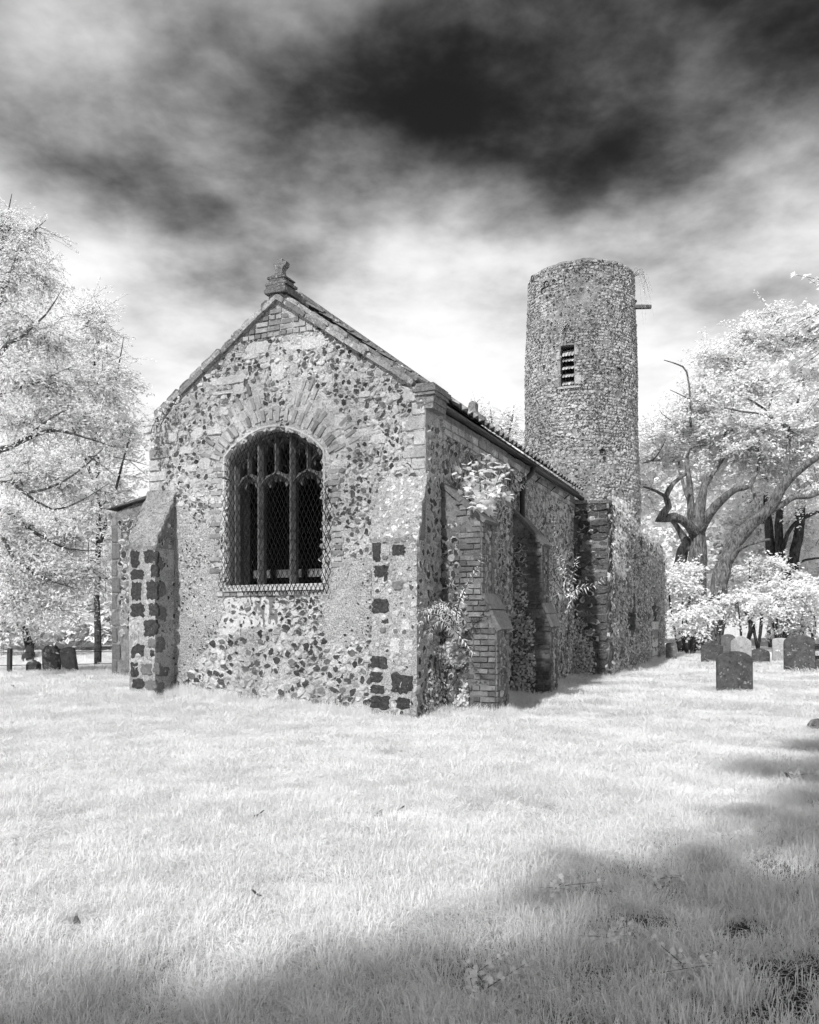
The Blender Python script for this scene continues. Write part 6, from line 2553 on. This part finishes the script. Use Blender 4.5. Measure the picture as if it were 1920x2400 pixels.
def scatter(name, pts, size, label, cat, seed):
    g = np.random.default_rng(seed)
    n = len(pts)
    me = bpy.data.meshes.new(name)
    me.vertices.add(n)
    me.vertices.foreach_set('co', np.asarray(pts, dtype=np.float32).ravel())
    rot = np.stack([g.normal(0, .08, n), g.normal(0, .08, n), g.uniform(-3.14, 3.14, n)], 1).astype(np.float32)
    me.attributes.new('pick', 'INT', 'POINT').data.foreach_set('value', g.integers(0, 7, n).astype(np.int32))
    me.attributes.new('rot', 'FLOAT_VECTOR', 'POINT').data.foreach_set('vector', rot.ravel())
    me.attributes.new('size', 'FLOAT_VECTOR', 'POINT').data.foreach_set('vector', size.astype(np.float32).ravel())
    me.update()
    o = link(name, me, None, M['grass'])
    md = o.modifiers.new('scatter', 'NODES')
    md.node_group = GT
    tag(o, label, cat, None, 'stuff')
    return o


GT = instance_tree('scatter_grass', clumps)
gg = np.random.default_rng(21)


def in_church(x, y):
    lx = (x - .218) * math.cos(ANG) + (y - 11) * math.sin(ANG)
    ly = -(x - .218) * math.sin(ANG) + (y - 11) * math.cos(ANG)
    return (lx > SL) & (lx < 0) & (ly > 0) & (ly < 9) | (lx > -5) & (lx < .75) & (ly > 9) & (ly < 20) | (lx > -4.73) & (lx < -4.23) & (ly > -.4) & (ly < 1) | (lx > -.66) & (lx < 0) & (ly > -.27) & (ly < 1)


pts, sz = [], []
for (d0, d1_, dens, sxy, sh) in [(2.2, 4.2, 150, .85, .9), (4.2, 7.0, 120, 1.0, .9), (7.0, 12, 75, 1.4, .9), (12, 20, 34, 2.0, 1.0), (20, 34, 12, 3.4, 1.2)]:
    area = (d1_ ** 2 - d0 ** 2) * .56
    n = int(area * dens)
    y = np.sqrt(gg.uniform(d0 ** 2, d1_ ** 2, n))
    x = gg.uniform(-.56, .56, n) * y
    # the lawn goes on to both sides of the view, a little sparser
    n2 = int((d1_ - d0) * 7.0 * dens * .55)
    y2 = gg.uniform(d0 - (1.4 if d0 < 3 else 0), d1_, n2)
    x2 = (np.abs(y2) * .56 + gg.uniform(0, 3.5, n2)) * np.where(gg.uniform(0, 1, n2) < .5, -1, 1)
    x, y = np.concatenate([x, x2]), np.concatenate([y, y2])
    keep = ~in_church(x, y)
    x, y = x[keep], y[keep]
    nn_ = np.array([mnoise.noise(Vector((a * 1.1, b_ * 1.1, 0))) + .6 * mnoise.noise(Vector((a * 3.7, b_ * 3.7, 4))) for a, b_ in zip(x, y)])
    # tufts and gaps near the viewer, thinned more at right to deepen the shade
    thin = gap_shade(x, y)
    nt_ = np.array([mnoise.noise(Vector((a * 8.0, b_ * 8.0, 9))) + .3 * mnoise.noise(Vector((a * 1.6, b_ * 1.6, 2))) for a, b_ in zip(x, y)])
    keep = nt_ + .18 * gg.normal(size=len(x)) > -1.0 + 1.12 * thin
    x, y, nn_ = x[keep], y[keep], nn_[keep]
    pts.append(np.stack([x, y, ground_z(x, y)], 1))
    f = np.clip(1 + .8 * nn_, .3, 2.2)
    s1_ = sxy * gg.uniform(.8, 1.25, len(x))
    sz.append(np.stack([s1_, s1_, sh * f * gg.uniform(.75, 1.3, len(x))], 1))
# coarse tussocks under the trees on the right
n = 420
y = np.sqrt(gg.uniform(2.3 ** 2, 7.5 ** 2, n))
x = gg.uniform(-.1, .56, n) * y
keep = gg.uniform(0, 1, n) < gap_shade(x, y) ** 1.5
x, y = x[keep], y[keep]
pts.append(np.stack([x, y, ground_z(x, y)], 1))
s1_ = gg.uniform(.7, 1.1, len(x))
sz.append(np.stack([s1_, s1_, gg.uniform(1.0, 1.6, len(x))], 1))
pts, sz = np.concatenate(pts), np.concatenate(sz)
scatter('grass', pts, sz, 'pale mown grass of the churchyard lawn', 'grass', 22)

# taller grass left standing along the foot of the walls
pts, sz = [], []
rg = random.Random(77)


def foot(lx0, ly0, lx1, ly1, n, hmin, hmax):
    for _ in range(n):
        t = rg.random()
        q = CH @ Vector((lx0 + (lx1 - lx0) * t, ly0 + (ly1 - ly0) * t, 0))
        q += Vector((rg.gauss(0, .06), -abs(rg.gauss(0, .1)), 0))
        q.z = float(ground_z(q.x, q.y))
        pts.append(tuple(q))
        sz.append((rg.uniform(.5, 1.1), rg.uniform(.5, 1.1), rg.uniform(hmin, hmax)))


foot(-4.2, -.06, -.7, -.06, 230, 1.2, 3.4)
foot(-4.75, -.5, -4.2, -.5, 40, 1, 2.4)
foot(-.7, -.36, .05, -.36, 60, 1, 2.2)
foot(.05, -.1, .1, 1.0, 50, 1, 2.6)
foot(.05, .49, .82, .49, 60, 1, 3.0)
foot(.85, .55, .85, 1.1, 40, 1, 3.0)
foot(.1, 1.6, .1, 4.0, 60, 1, 2.5)
foot(.72, 4.0, .72, 4.5, 30, 1, 2.5)
foot(.1, 4.6, .1, 8.8, 80, 1, 3)
foot(.0, 8.8, .8, 8.8, 40, 1, 3)
foot(.86, 8.9, .86, 19.5, 160, 1, 3.2)
scatter('wall_foot_grass', np.array(pts), np.array(sz), 'taller grass along the foot of the church walls', 'grass', 23)

# broad-leaved weeds in the near grass
for i, (px, py, k, lab) in enumerate([(1310, 2100, 5, 'broad leaved weed in the shaded grass below the brick buttress'), (1700, 1985, 5, 'broad leaved weed in the right foreground grass'), (1848, 1830, 4, 'broad leaved weed at the shade edge near the right border'), (1420, 2230, 5, 'broad leaved weed low in the shaded foreground right of centre'), (1640, 2290, 6, 'broad leaved weed in the bottom right corner turf'), (1130, 2330, 4, 'broad leaved weed at the bottom edge right of centre'), (1560, 2090, 5, 'broad leaved weed between the shaded tussocks at right')]):
    c = ground_hit(px, py)
    rw = random.Random(700 + i)
    shoot_plant('weed', lab, c, [([c, c + Vector((rw.gauss(0, .05), rw.gauss(0, .05), .05)), c + Vector((rw.gauss(0, .12), rw.gauss(0, .1), .07))], .003) for _ in range(k)], .038, .6, .03, 710 + i, 'leaf_bright', 'weed', True, .1)

# dry leaves on the lawn
for (px, py, s, where) in [(40, 1622, .08, 'in front of the left fence post'), (605, 1926, .04, 'on the bright lawn below the window'), (888, 1925, .035, 'left one of two below the gable corner'), (938, 1912, .035, 'right one of two below the gable corner'), (180, 2186, .022, 'in the bottom left foreground'), (603, 2118, .025, 'at the edge of the shade left of centre'), (1850, 1835, .04, 'near the right border')]:
    c = ground_hit(px, py) + Vector((0, 0, .05))
    b = Buf()
    an = rg.uniform(0, 6)
    d, s_ = Vector((math.cos(an), math.sin(an), .5)), Vector((-math.sin(an), math.cos(an), .3))
    V = [(0, 0, 0)] + [tuple(d * s * math.cos(t) * (1 + .4 * math.sin(3 * t)) + s_ * s * .7 * math.sin(t) + Vector((0, 0, .25 * s * math.cos(2 * t)))) for t in np.linspace(0, 6.283, 11)[:-1]]
    b.add(V, [(0, k, k % 10 + 1) for k in range(1, 11)], tone=.5)
    o = b.build('dry_leaf', M['dry'], None)
    o.location = c
    tag(o, 'curled dark dry leaf ' + where, 'leaf', 'dry leaves on the lawn')
